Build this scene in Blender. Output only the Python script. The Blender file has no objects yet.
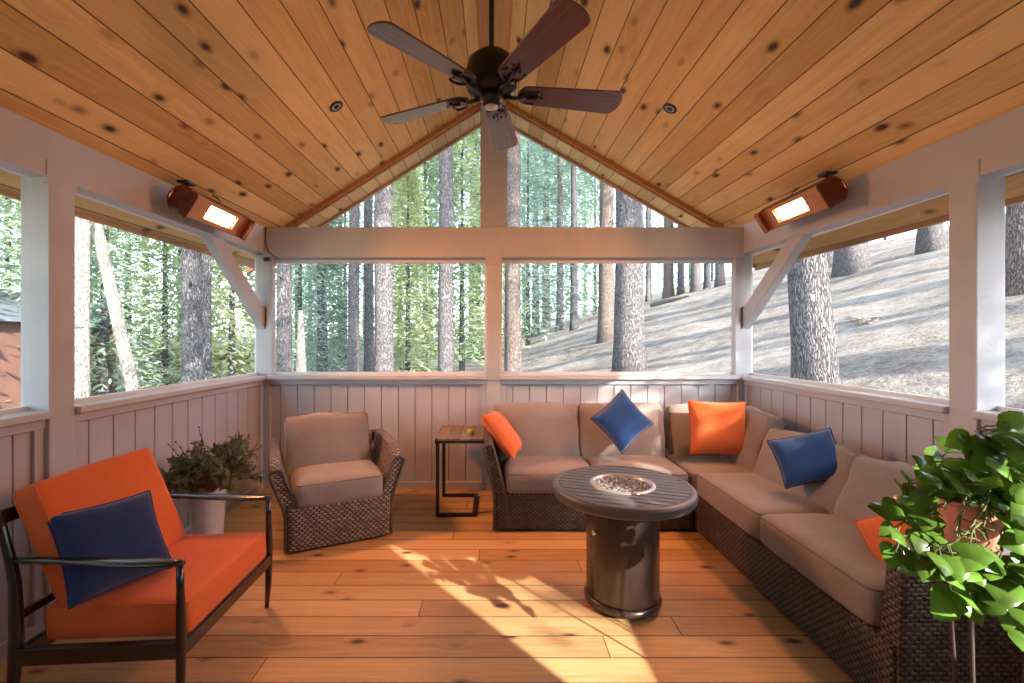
import bpy, bmesh, math, random
from mathutils import Vector, Matrix, noise, Euler
R = math.radians
PI = math.pi
scene = bpy.context.scene
COL = scene.collection
F, VX, VY, H = 455.0, 494.0, 338.0, 1.35

def at(px, py, Y):
    return Vector(((px-VX)/F*Y, Y, H-(py-VY)/F*Y))

# ------------------------------------------------------------------ materials
def new_mat(name):
    m = bpy.data.materials.new(name); m.use_nodes = True
    nt = m.node_tree
    for n in list(nt.nodes): nt.nodes.remove(n)
    out = nt.nodes.new('ShaderNodeOutputMaterial')
    b = nt.nodes.new('ShaderNodeBsdfPrincipled')
    nt.links.new(b.outputs[0], out.inputs[0])
    return m, nt, b, out

class NB:
    """tiny node-building helper"""
    def __init__(s, nt): s.nt = nt
    def n(s, t, **k):
        x = s.nt.nodes.new(t)
        for a, v in k.items(): setattr(x, a, v)
        return x
    def l(s, a, b): s.nt.links.new(a, b)
    def math(s, op, a, b=None, c=None, clamp=False):
        x = s.n('ShaderNodeMath', operation=op); x.use_clamp = clamp
        for i, v in enumerate((a, b, c)):
            if v is None: continue
            if isinstance(v, (int, float)): x.inputs[i].default_value = v
            else: s.l(v, x.inputs[i])
        return x.outputs[0]
    def comb(s, x, y, z):
        c = s.n('ShaderNodeCombineXYZ')
        for i, v in enumerate((x, y, z)):
            if isinstance(v, (int, float)): c.inputs[i].default_value = v
            else: s.l(v, c.inputs[i])
        return c.outputs[0]
    def mix(s, fac, a, b, mode='MIX'):
        x = s.n('ShaderNodeMix', data_type='RGBA', blend_type=mode)
        for key, v in ((0, fac), (6, a), (7, b)):
            if isinstance(v, (int, float)): x.inputs[key].default_value = v
            elif isinstance(v, tuple): x.inputs[key].default_value = v if len(v) == 4 else v+(1,)
            else: s.l(v, x.inputs[key])
        return x.outputs[2]
    def ramp(s, fac, stops, interp='LINEAR'):
        r = s.n('ShaderNodeValToRGB'); e = r.color_ramp.elements
        r.color_ramp.interpolation = interp
        while len(e) < len(stops): e.new(.5)
        for k, (p, c) in enumerate(stops):
            e[k].position = p
            e[k].color = (c, c, c, 1) if isinstance(c, (int, float)) else tuple(c)+(1,)
        s.l(fac, r.inputs[0]); return r.outputs[0]
    def noise(s, vec, scale, detail=3, rough=.5, dist=0):
        x = s.n('ShaderNodeTexNoise'); x.inputs['Scale'].default_value = scale
        x.inputs['Detail'].default_value = detail; x.inputs['Roughness'].default_value = rough
        x.inputs['Distortion'].default_value = dist
        if vec is not None: s.l(vec, x.inputs['Vector'])
        return x.outputs['Fac']
    def bump(s, h, bsdf, strength=.3, dist=.01):
        b = s.n('ShaderNodeBump'); b.inputs['Strength'].default_value = strength
        b.inputs['Distance'].default_value = dist
        s.l(h, b.inputs['Height']); s.l(b.outputs[0], bsdf.inputs['Normal'])
    def obj(s):
        return s.n('ShaderNodeTexCoord').outputs['Object']
    def sep(s, v):
        x = s.n('ShaderNodeSeparateXYZ'); s.l(v, x.inputs[0]); return x.outputs

def planks(name, across, pitch, offset, light, dark, knot, rough, knots=1.0, joint=0., gap=.012, bumpd=.004, spec=.4, coat=0.):
    m, nt, b, out = new_mat(name); N = NB(nt)
    o = N.sep(N.obj())
    a = o[0] if across == 'X' else o[1]
    l = o[1] if across == 'X' else o[0]
    q = N.math('DIVIDE', N.math('ADD', a, offset), pitch)
    idx = N.math('FLOOR', q); fr = N.math('FRACT', q)
    wn = N.n('ShaderNodeTexWhiteNoise', noise_dimensions='1D'); N.l(idx, wn.inputs['W'])
    rnd = wn.outputs['Value']
    lsh = N.math('ADD', l, N.math('MULTIPLY', rnd, 37.0))
    if joint:
        lj = N.math('DIVIDE', lsh, joint)
        jidx = N.math('FLOOR', lj); jfr = N.math('FRACT', lj)
        w2 = N.n('ShaderNodeTexWhiteNoise', noise_dimensions='2D')
        N.l(N.comb(idx, jidx, 0), w2.inputs['Vector']); rnd = w2.outputs['Value']
    tone = N.noise(N.comb(N.math('MULTIPLY', a, 1.0), N.math('MULTIPLY', lsh, .35), N.math('MULTIPLY', rnd, 9)), 2.2, 2)
    # knots
    kv = N.comb(N.math('MULTIPLY', a, 7.3), N.math('MULTIPLY', lsh, 3.4), N.math('MULTIPLY', idx, 3.7))
    vo = N.n('ShaderNodeTexVoronoi'); N.l(kv, vo.inputs['Vector']); vo.inputs['Scale'].default_value = 1.0
    vd = vo.outputs['Distance']
    kmask = N.ramp(vd, [(0, 1), (.06*knots, 1), (.10*knots, .45), (.16*knots, 0)])
    khalo = N.ramp(vd, [(0, 1), (.38, 0)])
    # grain, bent round the knots
    gv = N.comb(N.math('ADD', N.math('MULTIPLY', a, 34.0), N.math('MULTIPLY', khalo, 2.2)),
                N.math('MULTIPLY', lsh, 1.3), N.math('MULTIPLY', idx, 5.1))
    g = N.noise(gv, 1.3, 5, .62, .6)
    g2 = N.noise(N.comb(N.math('MULTIPLY', a, 220.0), N.math('MULTIPLY', lsh, 5.0), idx), 1.0, 2)
    fac = N.math('ADD', N.math('MULTIPLY', g, .55), N.math('ADD', N.math('MULTIPLY', rnd, .42), N.math('MULTIPLY', tone, .25)))
    col = N.ramp(fac, [(.34, dark), (.56, tuple((x+y)/2 for x, y in zip(light, dark))), (.78, light)])
    col = N.mix(N.math('MULTIPLY', g2, .5), col, dark, 'MULTIPLY')
    col = N.mix(N.math('MULTIPLY', khalo, .35), col, dark)
    col = N.mix(kmask, col, knot)
    edge = N.math('MINIMUM', fr, N.math('SUBTRACT', 1.0, fr))
    seam = N.ramp(edge, [(0, 1), (gap, .9), (gap*2.6, 0)])
    if joint:
        je = N.math('MULTIPLY', N.math('MINIMUM', jfr, N.math('SUBTRACT', 1.0, jfr)), joint)
        seam = N.math('MAXIMUM', seam, N.ramp(je, [(0, 1), (.0012, .9), (.003, 0)]))
    col = N.mix(seam, col, tuple(c*.16 for c in dark))
    N.l(col, b.inputs['Base Color'])
    rr = N.math('ADD', rough, N.math('MULTIPLY', g, .12)); N.l(rr, b.inputs['Roughness'])
    b.inputs['Specular IOR Level'].default_value = spec
    if coat: b.inputs['Coat Weight'].default_value = coat; b.inputs['Coat Roughness'].default_value = .3
    hgt = N.math('SUBTRACT', N.math('MULTIPLY', g, .12), seam)
    N.bump(hgt, b, .6, bumpd)
    return m

def plain(name, col, rough=.5, metal=0, var=.06, nscale=8, bump=0, bscale=60, spec=.5, sheen=0, coat=0):
    m, nt, b, out = new_mat(name); N = NB(nt); v = N.obj()
    f = N.noise(v, nscale, 3)
    lo = tuple(max(0, c*(1-var)) for c in col); hi = tuple(min(1, c*(1+var)) for c in col)
    N.l(N.ramp(f, [(.3, lo), (.7, hi)]), b.inputs['Base Color'])
    b.inputs['Roughness'].default_value = rough; b.inputs['Metallic'].default_value = metal
    b.inputs['Specular IOR Level'].default_value = spec
    if sheen: b.inputs['Sheen Weight'].default_value = sheen
    if coat: b.inputs['Coat Weight'].default_value = coat; b.inputs['Coat Roughness'].default_value = .15
    if bump: N.bump(N.noise(v, bscale, 4), b, bump, .004)
    return m

def fabric(name, col, var=.12, weave=900, rough=.95, sheen=.2, slub=True):
    m, nt, b, out = new_mat(name); N = NB(nt); v = N.obj(); o = N.sep(v)
    w1 = N.math('SINE', N.math('MULTIPLY', N.math('ADD', o[0], o[1]), weave))
    w2 = N.math('SINE', N.math('MULTIPLY', N.math('ADD', o[2], N.math('MULTIPLY', o[1], .7)), weave))
    w = N.math('MULTIPLY', w1, w2)
    f1 = N.noise(v, 5, 3); f2 = N.noise(v, 160, 2)
    fac = N.math('ADD', N.math('MULTIPLY', f1, .5), N.math('MULTIPLY', f2, .5))
    lo = tuple(c*(1-var) for c in col); hi = tuple(min(1, c*(1+var)) for c in col)
    N.l(N.ramp(fac, [(.35, lo), (.65, hi)]), b.inputs['Base Color'])
    b.inputs['Roughness'].default_value = rough; b.inputs['Sheen Weight'].default_value = sheen
    b.inputs['Specular IOR Level'].default_value = .2
    wr = N.noise(v, 9, 3, .55, 1.0)
    hh = N.math('ADD', N.math('MULTIPLY', w, .03), N.math('ADD', N.math('MULTIPLY', f2, .08), N.math('MULTIPLY', wr, 1.0)))
    N.bump(hh, b, .35, .012)
    return m

def wicker_mat(name, lightc, darkc, bw=.026, rh=.0125):
    m, nt, b, out = new_mat(name); N = NB(nt)
    uv = N.n('ShaderNodeTexCoord').outputs['UV']; o = N.sep(uv)
    row = N.math('DIVIDE', o[1], rh); ri = N.math('FLOOR', row); rf = N.math('FRACT', row)
    par = N.math('MULTIPLY', N.math('MODULO', N.math('ABSOLUTE', ri), 2.0), .5)
    cu = N.math('ADD', N.math('DIVIDE', o[0], bw), par)
    cf = N.math('FRACT', cu)
    hx = N.math('SINE', N.math('MULTIPLY', cf, PI)); hy = N.math('SINE', N.math('MULTIPLY', rf, PI))
    hgt = N.math('MULTIPLY', N.math('POWER', hx, .7), N.math('POWER', hy, .45))
    wn = N.n('ShaderNodeTexWhiteNoise', noise_dimensions='2D')
    N.l(N.comb(N.math('FLOOR', cu), ri, 0), wn.inputs['Vector'])
    fac = N.math('MULTIPLY', hgt, N.math('ADD', .72, N.math('MULTIPLY', wn.outputs['Value'], .45)))
    mid = tuple((x*.62+y*.38) for x, y in zip(lightc, darkc))
    N.l(N.ramp(fac, [(.12, tuple(c*.25 for c in darkc)), (.4, darkc), (.75, mid), (1, lightc)]), b.inputs['Base Color'])
    b.inputs['Roughness'].default_value = .42; b.inputs['Specular IOR Level'].default_value = .5
    N.bump(hgt, b, .9, .006)
    return m

def bark_mat(name, plate, crack, lich=(.36, .35, .33)):
    m, nt, b, out = new_mat(name); N = NB(nt); v = N.obj()
    mp = N.n('ShaderNodeMapping'); mp.inputs['Scale'].default_value = (8, 8, 1.5); N.l(v, mp.inputs['Vector'])
    nn = N.n('ShaderNodeTexNoise'); nn.inputs['Scale'].default_value = 1.6; nn.inputs['Detail'].default_value = 3
    N.l(mp.outputs[0], nn.inputs['Vector'])
    vv = N.n('ShaderNodeVectorMath', operation='ADD'); N.l(mp.outputs[0], vv.inputs[0]); N.l(nn.outputs['Color'], vv.inputs[1])
    vo = N.n('ShaderNodeTexVoronoi', feature='DISTANCE_TO_EDGE'); N.l(vv.outputs[0], vo.inputs['Vector'])
    d = N.ramp(vo.outputs['Distance'], [(0, 0), (.16, .8), (.5, 1)])
    f = N.noise(v, 14, 4)
    pc = N.mix(N.ramp(f, [(.4, 0), (.62, 1)]), plate, lich)
    N.l(N.mix(d, crack, pc), b.inputs['Base Color']); b.inputs['Roughness'].default_value = .95
    b.inputs['Specular IOR Level'].default_value = .15
    N.bump(N.math('ADD', d, N.math('MULTIPLY', f, .4)), b, 1.0, .03)
    return m

def leaf_mat(name, c1, c2, trans=.35, rough=.5, nscale=1.1, spec=.4):
    m, nt, b, out = new_mat(name); N = NB(nt); v = N.obj()
    f = N.noise(v, nscale, 3)
    col = N.ramp(f, [(.32, c1), (.68, c2)])
    N.l(col, b.inputs['Base Color']); b.inputs['Roughness'].default_value = rough
    b.inputs['Specular IOR Level'].default_value = spec
    t = N.n('ShaderNodeBsdfTranslucent'); N.l(col, t.inputs['Color'])
    mx = N.n('ShaderNodeMixShader'); mx.inputs[0].default_value = trans
    N.l(b.outputs[0], mx.inputs[1]); N.l(t.outputs[0], mx.inputs[2]); N.l(mx.outputs[0], out.inputs[0])
    return m

def emit_mat(name, col, s):
    m, nt, b, out = new_mat(name); N = NB(nt); v = N.obj()
    f = N.noise(v, 30, 2)
    b.inputs['Base Color'].default_value = tuple(col)+(1,)
    N.l(N.mix(f, tuple(col), tuple(min(1, c*1.15) for c in col)), b.inputs['Emission Color'])
    b.inputs['Emission Strength'].default_value = s
    return m

def screen_mat():
    m = bpy.data.materials.new('screen_pane'); m.use_nodes = True; nt = m.node_tree
    for n in list(nt.nodes): nt.nodes.remove(n)
    N = NB(nt); out = N.n('ShaderNodeOutputMaterial')
    t = N.n('ShaderNodeBsdfTransparent'); t.inputs[0].default_value = (.97, .98, .98, 1)
    d = N.n('ShaderNodeBsdfTranslucent'); d.inputs[0].default_value = (.85, .87, .9, 1)
    mx = N.n('ShaderNodeMixShader'); mx.inputs[0].default_value = .035
    N.l(t.outputs[0], mx.inputs[1]); N.l(d.outputs[0], mx.inputs[2]); N.l(mx.outputs[0], out.inputs[0])
    return m

M = {}
M['ceiling'] = planks('cedar_ceiling', 'X', .137, .2, (1.0, .72, .33), (.64, .375, .12), (.11, .04, .015), .5, knots=1.35, gap=.011, spec=.25)
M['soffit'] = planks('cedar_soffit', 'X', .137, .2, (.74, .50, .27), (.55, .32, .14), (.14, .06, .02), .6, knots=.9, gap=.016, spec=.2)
M['floor'] = planks('cedar_floor', 'Y', .1405, .045, (.76, .50, .24), (.42, .23, .09), (.10, .045, .025), .42, knots=1.2, joint=2.6, gap=.011, spec=.45)
M['ridge'] = planks('ridge_board', 'X', .11, 0, (.74, .47, .22), (.50, .25, .08), (.12, .04, .02), .5, spec=.25)
M['woodtrim'] = plain('cedar_trim', (.50, .22, .07), .5, var=.2, nscale=20, bump=.1)
M['paint'] = plain('greige_paint', (.49, .475, .50), .55, var=.04, nscale=3, bump=.25, bscale=70, spec=.3)
M['beam'] = plain('beam_paint', (.51, .50, .52), .55, var=.05, nscale=4, bump=.35, bscale=50, spec=.3)
M['capw'] = plain('sill_paint', (.54, .525, .54), .45, var=.03, spec=.35)
M['outwhite'] = plain('outer_trim_paint', (.72, .72, .72), .5, var=.03)
M['screen'] = screen_mat()
M['taupe'] = fabric('taupe_cushion', (.275, .238, .222))
M['taupe_pipe'] = plain('taupe_piping', (.20, .16, .145), .9)
M['orange'] = fabric('orange_canvas', (.66, .135, .035), var=.05, sheen=.1)
M['orange_v'] = plain('orange_vinyl_piping', (.60, .11, .025), .5)
M['orange_p'] = fabric('orange_pillow', (.72, .17, .05), var=.06)
M['navy'] = fabric('navy_fabric', (.020, .035, .10), var=.2)
M['navy2'] = fabric('blue_velvet', (.012, .060, .20), var=.15, sheen=.5)
M['navy_pipe'] = plain('navy_piping', (.015, .03, .1), .8)
M['wicker'] = wicker_mat('dark_wicker', (.16, .12, .10), (.04, .029, .025), .032, .0155)
M['wicker2'] = wicker_mat('brown_wicker', (.40, .32, .27), (.085, .062, .052), .034, .0165)
M['wickerlip'] = plain('wicker_lip', (.085, .065, .057), .45, var=.25, nscale=60, bump=.8, bscale=120)
M['black'] = plain('espresso_lacquer', (.012, .009, .008), .22, var=.3, spec=.6, coat=.4)
M['metal'] = plain('dark_bronze_metal', (.020, .017, .017), .38, metal=.3, var=.2)
M['bronze'] = plain('fire_table_bronze', (.062, .040, .033), .33, metal=.35, var=.2, coat=.3)
M['tabletop'] = plain('table_grey_slats', (.145, .13, .13), .42, metal=.35, var=.12, nscale=15)
M['chrome'] = plain('brushed_chrome', (.7, .68, .65), .2, metal=1)
M['stoneg'] = plain('pale_glass_stones', (.33, .32, .30), .35, var=.6, nscale=70, spec=.6)
M['ringm'] = plain('pale_metal_ring', (.55, .53, .51), .3, metal=.6)
M['gwood'] = planks('grey_brown_wood', 'X', .09, 0, (.36, .28, .23), (.20, .14, .11), (.08, .05, .04), .5, knots=.5)
M['blade_dk'] = planks('walnut_blade', 'Y', 1.0, .5, (.17, .07, .05), (.07, .028, .02), (.06, .02, .012), .2, knots=.01, gap=.0001, spec=.6, coat=.6)
M['heater'] = plain('heater_copper_shell', (.17, .055, .03), .3, metal=.75, var=.3, coat=.3)
M['refl'] = plain('heater_glow_reflector', (.62, .22, .09), .32, metal=.7)  # orange glow of the heating element put into the reflector colour
M['glow'] = emit_mat('heater_lamp', (1., .46, .16), 5)
M['filament'] = emit_mat('heater_element', (1., .80, .5), 30)
M['ivy'] = leaf_mat('ivy_leaf', (.07, .11, .02), (.17, .38, .045), .25, .25, 11, .6)
M['ivystem'] = plain('ivy_stem', (.10, .12, .03), .6)
M['pot'] = plain('salmon_clay', (.72, .27, .17), .7, var=.08)
M['soil'] = plain('soil', (.03, .02, .015), .95, bump=1)
M['vase'] = plain('grey_white_ceramic', (.50, .49, .49), .55, var=.1, nscale=12)
M['juniper'] = leaf_mat('dried_greenery', (.09, .10, .05), (.24, .25, .14), .2, .7, 12)
M['cone'] = plain('pine_cone', (.16, .10, .065), .8, var=.5, nscale=60)
M['twig'] = plain('dark_twig', (.05, .03, .025), .8)
M['green'] = plain('lime_green', (.42, .60, .06), .5)
M['outlet'] = plain('outlet_brown', (.20, .15, .13), .5)
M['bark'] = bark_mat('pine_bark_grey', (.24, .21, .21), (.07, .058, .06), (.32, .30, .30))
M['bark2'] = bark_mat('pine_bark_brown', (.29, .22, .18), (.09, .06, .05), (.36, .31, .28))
M['barksun'] = bark_mat('sunlit_bark', (.46, .42, .38), (.2, .17, .15), (.58, .55, .51))  # sunlight put into the bark colour, for the sunlit trunks and snag
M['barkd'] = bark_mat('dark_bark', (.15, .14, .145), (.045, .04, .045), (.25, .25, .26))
M['fir1'] = leaf_mat('fir_needles_light', (.22, .31, .15), (.55, .63, .38), .4, .6, .9)
M['fir2'] = leaf_mat('fir_needles_hazy', (.19, .29, .21), (.48, .59, .49), .4, .6, .9)  # bluish cast of distance haze put into the needle colour
M['fir3'] = leaf_mat('fir_needles_yellow', (.34, .40, .18), (.68, .71, .43), .4, .6, .9)
M['brown_siding'] = plain('red_brown_siding', (.15, .07, .05), .8, var=.1, nscale=3)
M['roofblue'] = plain('slate_roof', (.13, .15, .18), .8, var=.2, nscale=6)
M['deadwood'] = bark_mat('deadwood', (.42, .37, .33), (.2, .16, .14), (.5, .46, .42))

def ground_mat():
    m, nt, b, out = new_mat('needle_litter'); N = NB(nt); v = N.obj()
    a = N.noise(v, .35, 4); c = N.noise(v, 2.6, 6, .7); d = N.noise(v, 22, 4, .7)
    f = N.math('ADD', N.math('MULTIPLY', a, .3), N.math('ADD', N.math('MULTIPLY', c, .38), N.math('MULTIPLY', d, .36)))
    N.l(N.ramp(f, [(.38, (.10, .08, .062)), (.5, (.29, .235, .19)), (.62, (.52, .445, .37))]), b.inputs['Base Color'])
    b.inputs['Roughness'].default_value = 1; b.inputs['Specular IOR Level'].default_value = .1
    N.bump(N.math('ADD', N.math('MULTIPLY', c, 1.2), N.math('MULTIPLY', d, .5)), b, 1.0, .10)
    return m
M['ground'] = ground_mat()

# ------------------------------------------------------------------ mesh helpers
class MB:
    def __init__(s): s.v = []; s.f = []; s.mi = []; s.sm = []
    def add(s, verts, faces, smooth=False, mi=0, mat=None):
        o = len(s.v)
        if mat is not None: verts = [mat @ Vector(p) for p in verts]
        s.v += [tuple(p) for p in verts]
        for f in faces:
            s.f.append(tuple(o+i for i in f)); s.sm.append(smooth); s.mi.append(mi)
    def box(s, x0, x1, y0, y1, z0, z1, mat=None, mi=0):
        v = [(x0,y0,z0),(x1,y0,z0),(x1,y1,z0),(x0,y1,z0),(x0,y0,z1),(x1,y0,z1),(x1,y1,z1),(x0,y1,z1)]
        f = [(0,3,2,1),(4,5,6,7),(0,1,5,4),(1,2,6,5),(2,3,7,6),(3,0,4,7)]
        s.add(v, f, False, mi, mat)
    def bar(s, a, b, w, h, up=Vector((0,0,1)), mi=0):
        a = Vector(a); b = Vector(b); d = (b-a).normalized()
        r = d.cross(up).normalized() if abs(d.dot(up)) < .999 else Vector((1,0,0))
        u = r.cross(d).normalized()
        v = []
        for p in (a, b):
            for i, j in ((-1,-1),(1,-1),(1,1),(-1,1)): v.append(p + r*(i*w/2) + u*(j*h/2))
        s.add(v, [(0,1,2,3)[::-1],(4,5,6,7),(0,4,5,1)[::-1],(1,5,6,2)[::-1],(2,6,7,3)[::-1],(3,7,4,0)[::-1]], False, mi)
    def tube(s, pts, rad, n=10, closed=False, mi=0, squash=None, smooth=True):
        pts = [Vector(p) for p in pts]; k = len(pts)
        if isinstance(rad, (int, float)): rad = [rad]*k
        rings = []; prev = None
        for i, p in enumerate(pts):
            if closed: t = (pts[(i+1) % k]-pts[i-1]).normalized()
            else: t = (pts[min(i+1, k-1)]-pts[max(i-1, 0)]).normalized()
            if prev is None:
                ref = Vector((0,0,1)) if abs(t.z) < .9 else Vector((1,0,0))
                r = t.cross(ref).normalized()
            else:
                r = prev - t*prev.dot(t)
                r = r.normalized() if r.length > 1e-6 else prev
            prev = r; u = t.cross(r)
            sx, sy = squash if squash else (1, 1)
            rings.append([p + r*(math.cos(2*PI*j/n)*rad[i]*sx) + u*(math.sin(2*PI*j/n)*rad[i]*sy) for j in range(n)])
        v = [q for rg in rings for q in rg]; f = []
        m = k if closed else k-1
        for i in range(m):
            a = i*n; b = ((i+1) % k)*n
            for j in range(n): f.append((a+j, a+(j+1) % n, b+(j+1) % n, b+j))
        if not closed:
            f.append(tuple(range(n))[::-1]); f.append(tuple((k-1)*n+j for j in range(n)))
        s.add(v, f, smooth, mi)
    def lathe(s, prof, n=32, mat=None, mi=0, cap=True, smooth=True):
        v = []; f = []
        for r, z in prof:
            for j in range(n): v.append((r*math.cos(2*PI*j/n), r*math.sin(2*PI*j/n), z))
        for i in range(len(prof)-1):
            for j in range(n):
                f.append((i*n+j, i*n+(j+1) % n, (i+1)*n+(j+1) % n, (i+1)*n+j))
        if cap:
            f.append(tuple(range(n))[::-1]); f.append(tuple((len(prof)-1)*n+j for j in range(n)))
        s.add(v, f, smooth, mi, mat)
    def prism(s, poly, y0, y1, mat=None, mi=0, axis='Y'):
        n = len(poly)
        if axis == 'Y': v = [(a, y0, b) for a, b in poly]+[(a, y1, b) for a, b in poly]
        elif axis == 'X': v = [(y0, a, b) for a, b in poly]+[(y1, a, b) for a, b in poly]
        else: v = [(a, b, y0) for a, b in poly]+[(a, b, y1) for a, b in poly]
        f = [tuple(range(n)), tuple(range(2*n-1, n-1, -1))]+[(i, i+n, (i+1) % n+n, (i+1) % n) for i in range(n)]
        s.add(v, f, False, mi, mat)
    def build(s, name, mats, parent=None, bevel=0, seg=2, weld=False, uv=False, loc=None):
        me = bpy.data.meshes.new(name); me.from_pydata(s.v, [], s.f)
        if not isinstance(mats, (list, tuple)): mats = [mats]
        for m in mats: me.materials.append(m)
        for p, mi, sm in zip(me.polygons, s.mi, s.sm): p.material_index = mi; p.use_smooth = sm
        bm = bmesh.new(); bm.from_mesh(me)
        if weld: bmesh.ops.remove_doubles(bm, verts=bm.verts, dist=1e-5)
        bmesh.ops.recalc_face_normals(bm, faces=bm.faces)
        if uv:
            L = bm.loops.layers.uv.new('UVMap')
            for fc in bm.faces:
                nn = fc.normal; ax = max(range(3), key=lambda i: abs(nn[i])*(1.05 if i < 2 else 1))
                for lp in fc.loops:
                    c = lp.vert.co
                    lp[L].uv = (c.y, c.z) if ax == 0 else ((c.x, c.z) if ax == 1 else (c.x, c.y))
        bm.to_mesh(me); bm.free()
        o = bpy.data.objects.new(name, me); COL.objects.link(o)
        if parent: o.parent = parent
        if loc is not None: o.location = loc
        if bevel:
            b = o.modifiers.new('bevel', 'BEVEL'); b.width = bevel; b.segments = seg; b.limit_method = 'ANGLE'; b.angle_limit = R(35)
        return o

def tag(o, label=None, cat=None, group=None, kind=None):
    if label: o['label'] = label
    if cat: o['category'] = cat
    if group: o['group'] = group
    if kind: o['kind'] = kind
    return o
def thing(name, label, cat, loc=(0,0,0), rz=0, group=None):
    o = bpy.data.objects.new(name, None); COL.objects.link(o); o.empty_display_size = .1
    o.location = loc; o.rotation_euler = (0, 0, rz)
    return tag(o, label, cat, group)
def structure(o, label=None): return tag(o, label, None, None, 'structure')
def copy_tree(o, parent=None):
    c = o.copy(); COL.objects.link(c); c.parent = parent
    for ch in [x for x in bpy.data.objects if x.parent == o]: copy_tree(ch, c)
    return c

def grid_cube(n):
    """surface of the cube [-1,1]^3 as a welded grid"""
    verts = {}; faces = []
    def vid(p):
        k = tuple(round(x, 5) for x in p)
        if k not in verts: verts[k] = len(verts)
        return verts[k]
    for ax in range(3):
        for sg in (-1, 1):
            for i in range(n):
                for j in range(n):
                    q = []
                    for a, b in ((i, j), (i+1, j), (i+1, j+1), (i, j+1)):
                        p = [0, 0, 0]; p[ax] = sg; p[(ax+1) % 3] = -1+2*a/n; p[(ax+2) % 3] = -1+2*b/n
                        q.append(vid(p))
                    faces.append(tuple(q if sg > 0 else q[::-1]))
    return [Vector(k) for k in verts], faces
GC = grid_cube(14)
def cushion_mb(w, d, h, r=.04, puff=.02, wrinkle=.006, seed=0, pins=0, inset=0):
    """rounded cushion centred in xy, z from 0 to h"""
    V, Fc = GC; hx, hy, hz = w/2, d/2, h/2; r = min(r, hz*.98)
    out = []
    for p in V:
        # crowd the grid lines toward the edges
        q = Vector([math.copysign(1-(1-abs(c))**1.5, c) for c in p])
        q = Vector((q.x*hx, q.y*hy, q.z*hz))
        inn = Vector((max(-hx+r, min(hx-r, q.x)), max(-hy+r, min(hy-r, q.y)), max(-hz+r, min(hz-r, q.z))))
        dd = q-inn
        q = inn + (dd.normalized()*r if dd.length > 1e-7 else dd)
        fx = 1-(q.x/hx)**2; fy = 1-(q.y/hy)**2; fz = 1-(q.z/hz)**2
        q.z += math.copysign(puff*max(0, fx)**.6*max(0, fy)**.6, q.z)*min(1, abs(q.z)/hz*1.2)
        q.x += math.copysign(puff*.5*max(0, fy)*max(0, fz), q.x)*(abs(q.x)/hx)**3
        q.y += math.copysign(puff*.5*max(0, fx)*max(0, fz), q.y)*(abs(q.y)/hy)**3
        nz = noise.noise(q*6+Vector((seed*3.1, seed, 0)))*wrinkle + noise.noise(q*15+Vector((0, seed*2.3, seed)))*wrinkle*.4
        q += q.normalized()*nz
        out.append((q.x, q.y, q.z+hz))
    m = MB(); m.add(out, Fc, True); return m
def edge_loop(w, d, z, r, n=6):
    pts = []
    for cx, cy, a0 in ((w/2-r, d/2-r, 0), (-w/2+r, d/2-r, 90), (-w/2+r, -d/2+r, 180), (w/2-r, -d/2+r, 270)):
        for k in range(n+1):
            a = R(a0+90*k/n); pts.append((cx+r*math.cos(a), cy+r*math.sin(a), z))
    return pts
def pillow_mb(w, h, t, seed=0, n=18, wr=.01, pinch=.07):
    """throw pillow in the XZ plane centred on the origin, thickness along Y"""
    m = MB(); idx = {}; v = []; f = []
    def sh(u, s):
        return math.copysign(abs(u)**.85, u)
    for side in (-1, 1):
        for i in range(n+1):
            for j in range(n+1):
                u = sh(-1+2*i/n, 0); q = sh(-1+2*j/n, 0)
                edge = i in (0, n) or j in (0, n)
                if edge and side == 1: idx[(side, i, j)] = idx[(-1, i, j)]; continue
                x = w/2*u*(1-pinch*(1-q*q)); z = h/2*q*(1-pinch*(1-u*u))
                th = t/2*(max(0, 1-u**4)*max(0, 1-q**4))**.55
                y = side*th
                if not edge:
                    y += side*noise.noise(Vector((x*9+seed, z*9, seed+side)))*wr
                    ang = math.atan2(q, u); rr = math.hypot(u, q)
                    y += side*math.sin(ang*14+seed)*wr*.25*max(0, rr-.55)*(1-min(1, rr/1.4))*4
                idx[(side, i, j)] = len(v); v.append((x, y, z))
    for side in (-1, 1):
        for i in range(n):
            for j in range(n):
                q = [idx[(side, i, j)], idx[(side, i+1, j)], idx[(side, i+1, j+1)], idx[(side, i, j+1)]]
                f.append(tuple(q if side < 0 else q[::-1]))
    m.add(v, f, True)
    rim = [v[idx[(-1, i, 0)]] for i in range(n)]+[v[idx[(-1, n, j)]] for j in range(n)]+[v[idx[(-1, n-i, n)]] for i in range(n)]+[v[idx[(-1, 0, n-j)]] for j in range(n)]
    return m, rim
def throw_pillow(label, loc, rot, w, h, t, mat, pipe, seed=0, wr=.01, group=None, tagpos=None, pinch=.07):
    """rot: matrix 3x3 or euler"""
    e = thing('throw_pillow', label, 'pillow', loc, 0, group)
    e.rotation_euler = rot if isinstance(rot, Euler) else Euler(rot)
    m, rim = pillow_mb(w, h, t, seed, wr=wr, pinch=pinch)
    m.build('pillow_cover', mat, e)
    p = MB(); p.tube(rim, .0045, 6, closed=True); p.build('piping', pipe, e)
    if tagpos:
        k = MB(); x, z = tagpos; k.box(x-.012, x+.012, -.004, .004, z-.035, z); tg = k.build('care_tag', M['outwhite'], e); tg['label'] = 'small white care tag'
    return e

# ------------------------------------------------------------------ room shell
YB = 4.04; XL = -2.042; XR = 2.216; YG = 4.27
ZCAP = 1.017; Y0 = -.95; YO = YG+.42
RIDGE = 3.635; TILT = .013
SL = .632; SR = .575
def ceil_z(x, y, off=0):
    z = RIDGE - (SL*-x if x < 0 else SR*x) - TILT*(YG-y)
    return z+off
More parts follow.
